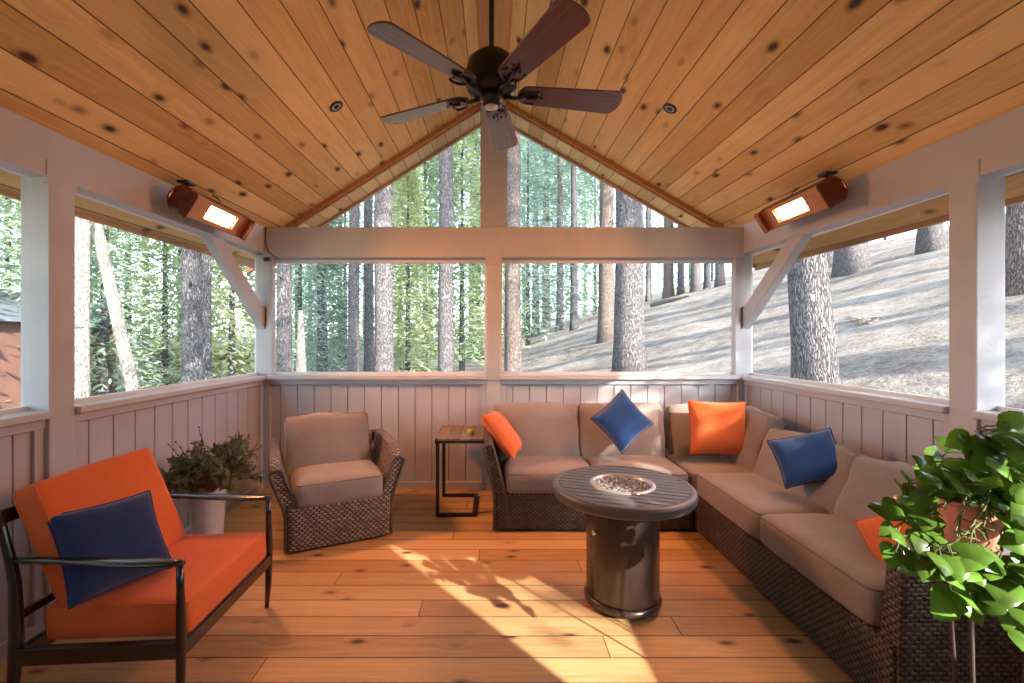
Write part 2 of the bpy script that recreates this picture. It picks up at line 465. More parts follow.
# floor
m = MB(); m.box(XL-.16, XR+.16, Y0, YG+.02, -.04, 0)
structure(m.build('floor', M['floor']), 'honey coloured cedar plank floor running across the porch')
# ceiling : inner part (two slopes as one shell) and overhangs
def slope_slab(mb, x0, x1, y0, y1, t, mi=0):
    v = []
    for dz in (0, t):
        for x, y in ((x0, y0), (x1, y0), (x1, y1), (x0, y1)): v.append((x, y, ceil_z(x, y, dz)))
    mb.add(v, [(0,3,2,1),(4,5,6,7),(0,1,5,4),(1,2,6,5),(2,3,7,6),(3,0,4,7)], False, mi)
m = MB()
slope_slab(m, XL-.39, 0, Y0, YO, .05); slope_slab(m, 0, XR+.48, Y0, YO, .05)
structure(m.build('ceiling', M['ceiling']), 'vaulted knotty cedar plank ceiling')
m = MB(); m.box(-.105, .105, Y0+.02, YG-.03, 0, .03)
for i, p in enumerate(m.v): m.v[i] = (p[0], p[1], p[2]+RIDGE-.085-TILT*(YG-p[1]))
structure(m.build('trim_1', M['ridge']), 'flat cedar board along the ceiling ridge')
# rake trims against gable plane and fascia of the overhang
def rake(name, y0, y1, dz0, dz1, mat, lab, xs=(-2.0, 2.15)):
    m = MB()
    for xa, xb in ((xs[0], 0), (0, xs[1])):
        v = []
        for y in (y0, y1):
            v += [(xa, y, ceil_z(xa, y, dz0)), (xb, y, ceil_z(xb, y, dz0)), (xb, y, ceil_z(xb, y, dz1)), (xa, y, ceil_z(xa, y, dz1))]
        m.add(v, [(0,1,2,3),(7,6,5,4),(0,4,5,1),(1,5,6,2),(2,6,7,3),(3,7,4,0)])
    return structure(m.build(name, mat), lab)
rake('trim_2', YG-.02, YG+.03, -.045, -.002, M['woodtrim'], 'brown rake moulding below the ceiling at the gable')
rake('trim_3', YO-.03, YO+.01, -.03, .06, M['woodtrim'], 'outer fascia of the gable overhang', (XL-.5, XR+.5))
for k, (xe, nm) in enumerate(((XL-.39, 'trim_4'), (XR+.48, 'trim_5'))):
    m = MB(); z = ceil_z(xe, 2); m.box(xe-.015, xe+.015, Y0, YO, z-.01, z+.07)
    structure(m.build(nm, M['soffit']), 'eave fascia board on the %s side' % ('left' if k == 0 else 'right'))

# panelled knee walls: boards with real grooves
def boards(mb, a0, a1, z0, z1, place, pitch=.151, gap=.006, th=.02, start=0):
    a = a0-start
    while a < a1:
        s0 = max(a, a0); s1 = min(a+pitch-gap, a1)
        if s1-s0 > .004: place(mb, s0, s1, z0, z1)
        a += pitch
# back wall
m = MB()
for (x0, x1) in ((XL+.02, -.075), (.06, XR-.02)):
    boards(m, x0, x1, .02, .93, lambda mb, a, b, c, d: mb.box(a, b, YB+.035, YB+.055, c, d), start=.04)
    m.box(x0, x1, YB+.055, YB+.12, 0, .96)
structure(m.build('wall_back', M['paint'], bevel=.002, seg=1), 'panelled greige half wall below the back windows')
m = MB()
for (x0, x1) in ((XL+.0, -.065), (.055, XR)):
    m.box(x0, x1, YB+.012, YB+.05, .935, .985)           # rail under the cap
    m.box(x0, x0+.045, YB+.018, YB+.05, .06, .94); m.box(x1-.045, x1, YB+.018, YB+.05, .06, .94)
    m.box(x0, x1, YB+.015, YB+.05, 0, .065)
structure(m.build('baseboard_back', M['paint'], bevel=.003), 'painted rails and baseboard of the back wall')
m = MB()
for (x0, x1) in ((XL, -.06), (.05, XR)):
    m.box(x0, x1, YB-.03, YB+.16, ZCAP-.034, ZCAP)
structure(m.build('trim_6', M['capw'], bevel=.005), 'painted sill cap along the back wall')
# side walls
def side_wall(nm, X, sgn, spans, capn, basen, lab):
    """sgn=-1 left wall (outside is -x), +1 right wall"""
    m = MB(); cap = MB(); bs = MB()
    def bx(mb, d0, d1, y0, y1, z0, z1):
        xa, xb = X+sgn*d0, X+sgn*d1
        mb.box(min(xa, xb), max(xa, xb), y0, y1, z0, z1)
    for (y0, y1) in spans:
        boards(m, y0, y1, .02, .93, lambda mb, a, b, c, d: bx(mb, .035, .055, a, b, c, d), start=.03)
        bx(m, .055, .12, y0, y1, 0, .96)
        bx(bs, .012, .05, y0, y1, .935, .985)
        bx(bs, .018, .05, y0, y0+.045, .06, .94); bx(bs, .018, .05, y1-.045, y1, .06, .94)
        bx(bs, .015, .05, y0, y1, 0, .065)
        bx(cap, -.03, .17, y0, y1, ZCAP-.034, ZCAP)
    structure(m.build(nm, M['paint'], bevel=.002, seg=1), lab)
    structure(bs.build(basen, M['paint'], bevel=.003), 'painted rails and baseboard of the %s wall' % ('left' if sgn < 0 else 'right'))
    structure(cap.build(capn, M['capw'], bevel=.005), 'painted sill cap along the %s wall' % ('left' if sgn < 0 else 'right'))
PY0, PY1 = 2.085, 2.215
QY0, QY1 = -.85, -.72
side_wall('wall_left', XL, -1, [(Y0, QY0), (QY1, PY0), (PY1, YB+.02)], 'trim_7', 'baseboard_left', 'panelled greige half wall on the left')
side_wall('wall_right', XR, 1, [(Y0, QY0), (QY1, PY0), (PY1, YB+.02)], 'trim_8', 'baseboard_right', 'panelled greige half wall on the right')
# posts
def post(n, x0, x1, y0, y1, z1, lab, mat='beam', z0=0):
    m = MB(); m.box(x0, x1, y0, y1, z0, z1)
    return structure(m.build('trim_%d' % n, M[mat], bevel=.006), lab)
ZB = 2.065
post(9, XL-.13, XL+.004, PY0, PY1, 2.10, 'square painted post in the left wall')
post(10, XR-.004, XR+.13, PY0, PY1, 2.10, 'square painted post in the right wall')
post(11, XL-.14, XL+.006, QY0, QY1, 2.08, 'square painted post behind the viewpoint on the left')
post(12, XR-.006, XR+.14, QY0, QY1, 2.08, 'square painted post behind the viewpoint on the right')
post(13, XL-.10, XL+.022, YB+.05, YB+.17, 2.10, 'corner post at the left end of the back wall')
post(14, XR-.022, XR+.10, YB+.05, YB+.17, 2.10, 'corner post at the right end of the back wall')
post(15, -.066, .058, YB+.005, YB+.15, ZB+.005, 'middle post of the back wall below the beam')
post(16, at(481,0,YG-.06).x, at(506,0,YG-.06).x, YG-.06, YG+.08, RIDGE-.06, 'king post rising from the beam to the ridge', z0=2.3)
# side beams (with small notched plate over the posts)
def side_beam(n, X, sgn):
    m = MB(); v = []
    for y in (Y0, YB+.16):
        zt = ceil_z(X, y)-.003; zb = 2.105-.008*(YB-y)
        zo = ceil_z(X+sgn*.135, y)-.003
        v += [(X, y, zb), (X+sgn*.135, y, zb), (X+sgn*.135, y, max(zo, zb+.05)), (X, y, zt)]
    m.add(v, [(0,1,2,3),(7,6,5,4),(0,4,5,1),(1,5,6,2),(2,6,7,3),(3,7,4,0)])
    o = structure(m.build('trim_%d' % n, M['beam'], bevel=.004), 'deep painted eave beam on the %s side' % ('left' if sgn < 0 else 'right'))
    m = MB(); xa, xb = X-sgn*.006, X+sgn*.02
    m.box(min(xa, xb), max(xa, xb), PY0-.012, PY1+.01, 2.06, 2.165)
    structure(m.build('trim_%d' % (n+10), M['beam'], bevel=.003), 'notched plate where the %s post meets the beam' % ('left' if sgn < 0 else 'right'))
side_beam(17, XL, -1); side_beam(18, XR, 1)
m = MB(); m.prism([(XL-.15, 0), (XR+.15, 0), (XR+.15, ceil_z(XR+.15, Y0)), (0, RIDGE-TILT*(YG-Y0)), (XL-.15, ceil_z(XL-.15, Y0))], Y0-.12, Y0-.001)
structure(m.build('wall_rear', M['paint']), 'unseen painted house wall behind the viewpoint, closing out the sun')  # added to stop the sun flooding in from behind
# back beam, front face at YB
m = MB(); m.box(XL-.01, XR+.01, YB, YG+.1, ZB, 2.335)
structure(m.build('trim_19', M['beam'], bevel=.006), 'deep painted beam across the back wall')
m = MB(); m.box(-.078, .07, YB-.006, YB+.02, 2.0, 2.165); m.box(XL+.02, XL+.06, YB+.02, YB+.09, ZCAP, ZB); m.box(XR-.06, XR-.02, YB+.02, YB+.09, ZCAP, ZB)
structure(m.build('trim_20', M['beam'], bevel=.003), 'plate and jamb strips of the back wall')
# corner braces
def brace(n, X, sgn, xo):
    m = MB(); t = .075
    # runs in the plane of the side wall from the beam down to the corner post
    def P(y, z): return (y, z)
    poly = [P(3.30, 2.16), P(3.47, 2.16), P(YB+.05, 1.575), P(YB+.05, 1.42)]
    poly = [(3.235, 2.13), (3.415, 2.13), (YB+.045, 1.60), (YB+.045, 1.43)]
    xa, xb = X+sgn*.01, X+sgn*(.01+t)
    m.prism(poly, min(xa, xb), max(xa, xb), axis='X')
    structure(m.build('trim_%d' % n, M['beam'], bevel=.004), 'diagonal knee brace in the %s corner' % ('left' if sgn < 0 else 'right'))
    m = MB(); m.box(min(X+sgn*.01, X+sgn*.07), max(X+sgn*.01, X+sgn*.07), YB+.03, YB+.05, 1.45, 1.63)
    structure(m.build('trim_%d' % (n+2), M['woodtrim'], bevel=.003), 'bare wood block behind the %s knee brace' % ('left' if sgn < 0 else 'right'))
brace(21, XL, -1, 0); brace(22, XR, 1, 0)

# windows : thin frame + screen pane
wn = [0]
def window(lab, quad_pts, fr, out):
    """quad_pts: planar polygon (list of Vector), frame bars along each edge, pane inside. out: outward unit vector"""
    wn[0] += 1
    m = MB(); n = len(quad_pts)
    c = sum(quad_pts, Vector())/n
    for i in range(n):
        a, b = quad_pts[i], quad_pts[(i+1) % n]
        m.bar(a, b, fr, .03, up=out)
    o = m.build('window_%d' % wn[0], M['outwhite'], bevel=.002, seg=1); structure(o, lab)
    p = MB(); p.add([q - (q-c)*.0 for q in quad_pts], [tuple(range(n))], False)
    p.build('screen', M['screen'], o)
    return o
V = Vector
yb = YB+.10
window('large screened opening left of the middle post', [V((XL+.03, yb, ZCAP+.01)), V((-.07, yb, ZCAP+.01)), V((-.07, yb, ZB-.02)), V((XL+.03, yb, ZB-.02))], .03, V((0,1,0)))
window('large screened opening right of the middle post', [V((.06, yb, ZCAP+.01)), V((XR-.03, yb, ZCAP+.01)), V((XR-.03, yb, ZB-.02)), V((.06, yb, ZB-.02))], .03, V((0,1,0)))
yg = YG+.03
for sg, sl, lab in ((-1, SL, 'left'), (1, SR, 'right')):
    x_in = at(481, 0, YG).x if sg < 0 else at(506, 0, YG).x
    zt = ceil_z(x_in, yg)-.05; zlow = 2.34
    x_out = -(RIDGE-.05-zlow)/SL if sg < 0 else (RIDGE-.05-zlow)/SR
    WG = window('triangular gable opening %s of the king post' % lab, [V((x_in, yg, zlow)), V((x_out, yg, zlow)), V((x_in, yg, zt))], .012, V((0,1,0))); WG.data.materials[0] = M['woodtrim']
for X, sg, lab in ((XL, -1, 'left'), (XR, 1, 'right')):
    x = X+sg*.10
    for (y0, y1, ll) in ((PY1-.02, YB+.07, 'far'), (QY1-.02, PY0+.02, 'near')):
        window('%s screened opening in the %s wall' % (ll, lab), [V((x, y0, ZCAP+.008)), V((x, y1, ZCAP+.008)), V((x, y1, 2.10)), V((x, y0, 2.10))], .026, V((sg,0,0)))

# ------------------------------------------------------------------ ceiling things
# fan
FZ = 2.54; fan = thing('ceiling_fan', 'dark bronze five blade ceiling fan hanging from the ridge', 'ceiling fan', (-.012, 2.205, FZ-.06))
m = MB(); m.tube([(0,0,.2),(0,0,1.02)], .0125, 12); m.build('downrod', M['metal'], fan)
m = MB(); m.lathe([(.07,1.03),(.07,1.0),(.045,.97),(.015,.95)], 24); m.build('canopy', M['metal'], fan)
m = MB(); m.lathe([(.05,.045),(.085,.05),(.118,.075),(.124,.09),(.125,.16),(.112,.205),(.075,.24),(.03,.255),(.018,.28)], 40); m.build('motor_housing', M['metal'], fan)
m = MB(); m.lathe([(.002,-.012),(.035,-.01),(.052,.002),(.06,.03),(.058,.052)], 32)
h = m.build('switch_housing', M['metal'], fan)
m = MB(); m.lathe([(.001,-.018),(.030,-.016),(.034,-.008)], 24); m.build('cap', M['ringm'], h)
for k, a in enumerate((9, 82, 153, 227, 299)):
    rot = Matrix.Rotation(R(a), 4, 'Z'); tilt = Matrix.Rotation(R(-12), 4, 'X')
    pts = []
    L0, L1 = .155, .66
    outl = []
    for t in range(0, 9): # inner rounded end
        q = R(90+180*t/8); outl.append((L0+.045*math.cos(q)+.02, .060*math.sin(q)))
    for t in range(0, 9):
        q = R(-90+180*t/8); outl.append((L1-.045+.045*math.cos(q), (.080)*math.sin(q)))
    mb = MB(); mb.prism(outl, -.004, .004, axis='Z', mat=tilt)
    b = mb.build('fan_blade', M['blade_dk'], fan, bevel=.002, seg=1)
    b.location = (0, 0, .06); b.rotation_euler = (0, 0, R(a))
    ir = MB()
    ir.tube([(.05,0,-.012),(.11,0,-.02),(.17,0,-.014)], [.012,.010,.009], 8)
    arc = [(.145+.055+.055*math.cos(R(t)), .052*math.sin(R(t)), -.012) for t in range(60, 301, 20)]
    ir.tube(arc, .007, 8)
    ir.tube([(.17,0,-.014),(.245,0,-.012)], .008, 8)
    for s_ in (-.02, 0, .02): ir.lathe([(.006,-.018),(.006,-.008)], 8, mat=Matrix.Translation((.25 if s_ == 0 else .225, s_, 0)))
    i2 = ir.build('blade_iron', M['metal'], b)

# recessed lights
for px, py, lab in ((336, 106, 'small black recessed ceiling light left of the fan'), (670, 108, 'small black recessed ceiling light right of the fan')):
    y = 3.12
    for _ in range(40):
        x = (px-VX)/F*y; zc = ceil_z(x, y); y = (zc-H)*F/(VY-py)
    e = thing('recessed_light', lab, 'ceiling light', (x, y, zc-.001), 0, 'recessed ceiling lights')
    e.rotation_euler = (0, math.atan(-SL) if x < 0 else math.atan(SR), 0)
    m = MB(); m.lathe([(.047,.0),(.050,-.006),(.036,-.010),(.030,-.004)], 28, cap=False); m.build('trim_ring', M['metal'], e)
    m = MB(); m.lathe([(.040,-.003),(.030,-.008),(.020,-.007)], 28, cap=True); m.build('baffle', M['ringm'], e)
    m = MB(); m.lathe([(.021,-.0075),(.021,-.010),(.001,-.011)], 20); m.build('lens', M['metal'], e)

# heaters
def heater(x, y, z, sgn, lab, L=.64):
    """body axis along Y; sgn=+1 opens toward +x (left heater)"""
    e = thing('patio_heater', lab, 'heater', (x, y, z), 0, 'infrared heaters')
    rr = .088; m = MB()
    # half-round shell, opening tilted toward room and down
    open_dir = math.atan2(-.62, sgn*1.0)
    outer = []; 
    sec = []
    for k in range(13):
        a = open_dir + R(62) + R(236)*k/12
        sec.append((rr*math.cos(a), rr*math.sin(a)))
    v = []; n = len(sec)
    ys = [-L/2-.02, -L/2, L/2, L/2+.02]; sc = [.72, 1, 1, .72]
    for yy, s_ in zip(ys, sc):
        for p in sec: v.append((p[0]*s_, yy, p[1]*s_))
        for p in sec[::-1]: v.append((p[0]*s_*.94, yy, p[1]*s_*.94))
    f = []
    N2 = 2*n
    for i in range(3):
        for j in range(N2): f.append((i*N2+j, i*N2+(j+1) % N2, (i+1)*N2+(j+1) % N2, (i+1)*N2+j))
    f.append(tuple(range(N2))); f.append(tuple(3*N2+j for j in range(N2)))
    m.add(v, f, False)
    m.build('shell', M['heater'], e, bevel=.002, seg=1)
    od = Vector((math.cos(open_dir), 0, math.sin(open_dir))); pd = Vector((-od.z, 0, od.x))
    fm = Matrix(((od.x, 0, pd.x, 0), (0, 1, 0, 0), (od.z, 0, pd.z, 0), (0, 0, 0, 1)))
    # face plate with glowing window toward the far end
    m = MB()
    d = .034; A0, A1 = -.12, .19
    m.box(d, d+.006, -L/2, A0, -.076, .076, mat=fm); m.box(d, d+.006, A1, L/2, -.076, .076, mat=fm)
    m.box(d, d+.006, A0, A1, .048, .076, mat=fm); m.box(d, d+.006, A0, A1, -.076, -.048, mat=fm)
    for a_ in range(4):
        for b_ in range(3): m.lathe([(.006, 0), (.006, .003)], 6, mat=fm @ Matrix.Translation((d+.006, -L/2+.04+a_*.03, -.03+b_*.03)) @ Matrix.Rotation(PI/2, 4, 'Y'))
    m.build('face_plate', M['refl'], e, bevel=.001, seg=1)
    for s_ in (-1, 1):
        m = MB(); m.prism([(.0, -.07), (.075, -.085), (.085, -.07), (.085, .07), (.075, .085), (0, .07), (-.06, .04), (-.06, -.04)], s_*(L/2+.005)-.006, s_*(L/2+.005)+.006, mat=fm)
        m.build('end_cap', M['heater'], e, bevel=.002, seg=1)
    m = MB(); m.box(.012, .02, A0, A1, -.048, .048, mat=fm)
    m.build('glowing_panel', M['glow'], e)
    m = MB()
    for zz in (-.018, .018): m.tube([fm @ Vector((.03, A0+.01, zz)), fm @ Vector((.03, A1-.01, zz))], .008, 8)
    m.build('heating_element', M['filament'], e)
    m = MB()
    for yy in (-L/2+.13,):
        m.tube([(-sgn*.03, yy, .07), (-sgn*.05, yy, .12), (-sgn*.055, yy, .15)], .008, 8)
    zc = .155
    m.box(-sgn*.055-.035, -sgn*.055+.035, -L/2+.09, -L/2+.17, .135, .15); m.build('mounting_bracket', M['metal'], e, bevel=.002)
    m = MB()
    m.tube([(od.x*.06+sgn*.02, -.05, .075), (sgn*.02, -.05, .11), (sgn*.02, .0, .115), (sgn*.02, .04, .09), (sgn*.02, .05, .078)], .003, 6)
    m.build('wire_handle', M['metal'], e)
    # the heater's own lamp
    ld = bpy.data.lights.new('heater_lamp_light', 'AREA'); ld.shape = 'RECTANGLE'; ld.size = .09; ld.size_y = .34
    ld.energy = 7.5; ld.color = (1, .33, .10); ld.spread = R(120)
    lo = bpy.data.objects.new('heater_lamp_light', ld); COL.objects.link(lo); lo.parent = e
    lo.location = od*.055+Vector((0, .06, 0)); lo.rotation_euler = od.to_track_quat('-Z', 'Y').to_euler()
    return e
heater(-1.885, 3.06, 2.185, 1, 'glowing infrared heater under the ceiling on the left beam')
heater(2.04, 3.05, 2.235, -1, 'glowing infrared heater under the ceiling on the right beam')

# corner cable
m = MB(); m.tube([(XL+.02, YB-.008, 2.33), (XL+.015, YB-.008, 2.2), (XL+.04, YB-.01, 2.12), (XL+.09, YB-.01, 2.075), (XL+.13, YB-.008, 2.06)], .004, 6)
m.box(XL+.0, XL+.05, YB-.012, YB+.0, 2.03, 2.065)
tag(m.build('cable', M['twig']), 'thin dark cable in the left corner of the back beam', 'cable')
# outlet
e = thing('wall_outlet', 'small brown power outlet on the back wall behind the wicker armchair', 'outlet', (at(376, 434, YB+.03).x, YB+.0345, at(376, 440, YB).z))
m = MB(); m.box(-.04, .04, -.03, -.0, -.03, .09); m.build('cover', M['outlet'], e, bevel=.003)
m = MB(); m.box(-.028, -.006, -.034, -.0301, .0, .07); m.box(.006, .028, -.034, -.0301, 0, .07); m.build('socket', M['metal'], e)

# ------------------------------------------------------------------ wicker furniture
def arm_mb(L, Ht=.67, flare=.10, t0=.095, t1=.06, drop=.0, front_drop=.13):
    """flared arm: outward +x, length along y (0=back .. L=front); z up. Front top edge sweeps down a little"""
    m = MB(); ny, nz = 14, 14; v = []; f = []
    def cen(z): 
        s = max(0, (z-.18)/(Ht-.18)); return flare*s*s*(3-2*s)*.9+flare*.1*s
    ringn = None; rings = []
    for i in range(ny+1):
        y = L*i/ny; s = i/ny
        hh = Ht - front_drop*max(0, (s-.62)/.38)**2.2
        ring = []
        for j in range(nz+1):
            z = hh*j/nz; th = t0+(t1-t0)*(z/Ht); 
            ring.append((cen(z)+th/2, y, z))
        for k in range(1, 5):
            a = PI*k/5; th = t1/2; ring.append((cen(hh)+th*math.cos(a), y, hh+th*.8*math.sin(a)))
        for j in range(nz, -1, -1):
            z = hh*j/nz; th = t0+(t1-t0)*(z/Ht)
            ring.append((cen(z)-th/2, y, z))
        rings.append(ring)
    n = len(rings[0])
    v = [p for r_ in rings for p in r_]
    for i in range(ny):
        for j in range(n): f.append((i*n+j, i*n+(j+1) % n, (i+1)*n+(j+1) % n, (i+1)*n+j))
    m.add(v, f, True)
    for i in (0, ny): # end faces as strips
        for j in range(n//2):
            a, b = i*n+j, i*n+(j+1); c, d = i*n+n-1-(j+1), i*n+n-1-j
            if b < c+0: m.f.append((a, b, c, d)); m.sm.append(False); m.mi.append(0)
    edge = [V(rings[ny][j])+V((0, .002, 0)) for j in range(n)]
    return m, edge, rings
def make_cushion(name, parent, w, d, h, loc, rot=(0,0,0), seed=0, mat='taupe', pipe='taupe_pipe', r=.045, puff=.018, wr=.006, rims=(1,)):
    o = cushion_mb(w, d, h, r, puff, wr, seed).build(name, M[mat], parent)
    o.location = loc; o.rotation_euler = rot
    m = MB()
    for s in rims: m.tube(edge_loop(w-.012, d-.012, h*.5+s*(h*.5-r*.35), r*.9), .0042, 6, closed=True)
    m.build('piping', M[pipe], o)
    return o

# --- armchair (local: faces -Y, centre at origin)
def wicker_armchair():
    cx, cy = (-1.282-.702)/2, (2.818+3.102)/2
    ang = R(26)
    c = V((cx, cy, 0)) + V((-math.sin(ang), math.cos(ang), 0))*.35
    e = thing('wicker_armchair', 'brown woven wicker armchair with taupe cushions by the back wall', 'armchair', (c.x, c.y, 0), ang)
    m = MB(); W = .325
    # body: slightly tapered box with rounded front
    out = []
    for z, g in ((.015, 0), (.28, .006)):
        for x, y in edge_loop_xy(2*W+2*g, .70+g, .05): out.append((x, y, z))
    n = len(out)//2
    m.add(out, [(j, (j+1) % n, n+(j+1) % n, n+j) for j in range(n)]+[tuple(range(n)), tuple(n+j for j in range(n))], False)
    m.build('base', M['wicker2'], e, uv=True)
    for s in (-1, 1):
        a, edge, rings = arm_mb(.64, Ht=.56, flare=.105, t0=.085, t1=.075, front_drop=.07)
        a.v = [(s*(p[0]+W-.037), -(p[1]-.32), p[2]+.012) for p in a.v]
        am = a.build('armrest', M['wicker2'], e, uv=True)
        q = MB(); q.tube([V((s*(p.x+W-.037), -(p.y-.32), p.z+.012)) for p in edge], .011, 8); q.build('edge_braid', M['wickerlip'], am)
    m = MB(); v = []
    for y0, y1, z in ((.27, .345, .015), (.30, .375, .40), (.33, .395, .60)):
        for x, y in ((-W, y0), (W, y0), (W, y1), (-W, y1)): v.append((x, y, z))
    fs = [(3,2,1,0), (8,9,10,11)]
    for i in range(2):
        for j in range(4): fs.append((i*4+j, i*4+(j+1) % 4, (i+1)*4+(j+1) % 4, (i+1)*4+j))
    m.add(v, fs, False); m.build('backrest', M['wicker2'], e, uv=True, bevel=.02)
    make_cushion('seat_cushion', e, .555, .60, .17, (0, -.055, .265), seed=3, puff=.022)
    make_cushion('back_cushion', e, .575, .50, .16, (-.03, .20, .505), (R(74), 0, 0), seed=4, puff=.03, wr=.016, r=.03, rims=(1,))
    m = MB(); m.lathe([(.24, 0), (.25, .005), (.25, .018)], 32); m.build('swivel_base', M['metal'], e)
def edge_loop_xy(w, d, r, n=5):
    return [(p[0], p[1]) for p in edge_loop(w, d, 0, r, n)]
wicker_armchair()

# --- sectional sofa, three sections
XS = 1.40; YS = 3.166
# left section: x 0 .. 1.37, front at YS, back at YB-.06
def sofa_body(mb, x0, x1, y0, y1, z0=.02, z1=.265):
    mb.box(x0, x1, y0, y1, z0, z1)
e = thing('sofa_section', 'left wicker sofa section with arm, two taupe seats facing the camera', 'sofa', (0, YS, 0), 0, 'sectional sofa')
m = MB(); m.box(.015, 1.385, 0, .80, .015, .265); m.build('base', M['wicker'], e, uv=True, bevel=.012)
m = MB(); v = []
for y0, y1, z in ((.72, .80, .2), (.76, .82, .40), (.79, .84, .58)):
    for x, y in ((.0, y0), (1.385, y0), (1.385, y1), (.0, y1)): v.append((x, y, z))
BK = [(3,2,1,0), (8,9,10,11)]+[(i*4+j, i*4+(j+1) % 4, (i+1)*4+(j+1) % 4, (i+1)*4+j) for i in range(2) for j in range(4)]
m.add(v, BK); m.build('backrest', M['wicker'], e, uv=True, bevel=.015)
a, edge, rings = arm_mb(.78, Ht=.63, flare=.085, t0=.09, t1=.06, front_drop=.06)
a.v = [(-p[0]+.045, .785-p[1], p[2]+.012) for p in a.v]
am = a.build('armrest', M['wicker'], e, uv=True)
q = MB(); q.tube([V((-p.x+.045, .785-p.y, p.z+.012)) for p in edge], .011, 8); q.build('edge_braid', M['wickerlip'], am)
make_cushion('seat_cushion', e, .635, .72, .155, (.395, .35, .26), seed=11)
make_cushion('seat_cushion', e, .635, .72, .155, (1.045, .35, .26), seed=12)
make_cushion('back_cushion', e, .665, .54, .15, (.345, .60, .515), (R(76), 0, R(1)), seed=13, puff=.04, wr=.02, r=.032)
make_cushion('back_cushion', e, .665, .55, .15, (1.025, .60, .515), (R(75), 0, R(-2)), seed=14, puff=.04, wr=.02, r=.032)
for fx in (.06, 1.33):
    for fy in (.05, .74):
        m = MB(); m.lathe([(.018, 0), (.022, .02)], 10, mat=Matrix.Translation((fx, fy, 0))); m.build('foot', M['metal'], e)
# corner section
e = thing('sofa_section', 'corner wicker sofa section under the meeting of back and right walls', 'sofa', (1.40, YS, 0), 0, 'sectional sofa')
m = MB(); m.box(.0, .78, -.01, .80, .015, .265); m.build('base', M['wicker'], e, uv=True, bevel=.012)
m = MB(); m.add(v, BK)
m.v = [((p[0]/1.385)*.76, p[1], p[2]) for p in m.v]
n0 = len(m.v)
m.add([(p[1]-.03, -.0+(p[0]/1.385)*.74, p[2]) for p in v], BK)
m.build('backrest', M['wicker'], e, uv=True, bevel=.015)
make_cushion('seat_cushion', e, .74, .74, .155, (.345, .355, .26), seed=15)
make_cushion('back_cushion', e, .66, .54, .15, (.345, .60, .515), (R(77), 0, 0), seed=16, puff=.04, wr=.02, r=.032)
make_cushion('back_cushion', e, .60, .54, .15, (.585, .31, .515), (R(74), 0, R(-90)), seed=17, puff=.04, wr=.02, r=.032)
for fx, fy in ((.06, .05), (.7, .74)):
    m = MB(); m.lathe([(.018, 0), (.022, .02)], 10, mat=Matrix.Translation((fx, fy, 0))); m.build('foot', M['metal'], e)
# right section: x XS..2.18, y 1.52 .. 3.15
e = thing('sofa_section', 'right wicker sofa section with two taupe seats along the right wall', 'sofa', (XS, 1.57, 0), 0, 'sectional sofa')
LY = 1.58
m = MB(); m.box(.0, .78, .03, LY, .015, .265); m.build('base', M['wicker'], e, uv=True, bevel=.012)
m = MB(); m.add([(p[1]-.03, .02+(p[0]/1.385)*(LY-.03), p[2]) for p in v], BK); m.build('backrest', M['wicker'], e, uv=True, bevel=.015)
a, edge, rings = arm_mb(.76, Ht=.60, flare=.022, t0=.10, t1=.055, front_drop=.02)
a.v = [(.775-p[1], -p[0]+.06, p[2]+.012) for p in a.v]
am = a.build('armrest', M['wicker'], e, uv=True)
make_cushion('seat_cushion', e, .73, .73, .165, (.36, .115+.368, .26), seed=18, puff=.02)
make_cushion('seat_cushion', e, .73, .73, .165, (.36, .115+.735+.368, .26), seed=19, puff=.02)
make_cushion('back_cushion', e, .74, .50, .16, (.57, .46, .455), (R(71), 0, R(-90)), seed=20, puff=.04, wr=.02, r=.032)
make_cushion('back_cushion', e, .74, .51, .16, (.57, 1.20, .455), (R(71), 0, R(-88)), seed=21, puff=.04, wr=.02, r=.032)
for fx, fy in ((.06, .08), (.06, 1.56), (.7, .08), (.7, 1.56)):
    m = MB(); m.lathe([(.018, 0), (.022, .02)], 10, mat=Matrix.Translation((fx, fy, 0))); m.build('foot', M['metal'], e)

# throw pillows
def aim_pillow(px, py, Y, w, h, t, roll, yaw, pitch, mat, pipe, label, seed, tagpos=None, wr=.01, pinch=.07):
    rot = (Matrix.Rotation(R(yaw), 3, 'Z') @ Matrix.Rotation(R(pitch), 3, 'X') @ Matrix.Rotation(R(roll), 3, 'Y')).to_euler()
    return throw_pillow(label, at(px, py, Y), rot, w, h, t, M[mat], M[pipe], seed, wr, None, tagpos, pinch)
aim_pillow(503, 433, 3.46, .38, .38, .13, 4, 80, -38, 'orange_p', 'orange_v', 'orange pillow leaning on the left arm of the wicker sofa', 1)
aim_pillow(622, 421, 3.42, .34, .34, .12, 50, 4, -14, 'navy2', 'navy_pipe', 'bright blue velvet pillow standing on its corner on the sofa', 2, pinch=.09)
aim_pillow(718, 428, 3.40, .42, .40, .15, 1, -6, -12, 'orange_p', 'orange_v', 'square orange pillow upright in the sofa corner', 3)
aim_pillow(808, 458, 2.60, .33, .29, .12, -22, -38, -32, 'navy2', 'navy_pipe', 'blue pillow tilted against the cushions along the right wall', 4)
aim_pillow(924, 552, 1.80, .38, .36, .13, -38, -70, -25, 'orange_p', 'orange_v', 'orange pillow tucked behind the near sofa arm under the ivy', 5)

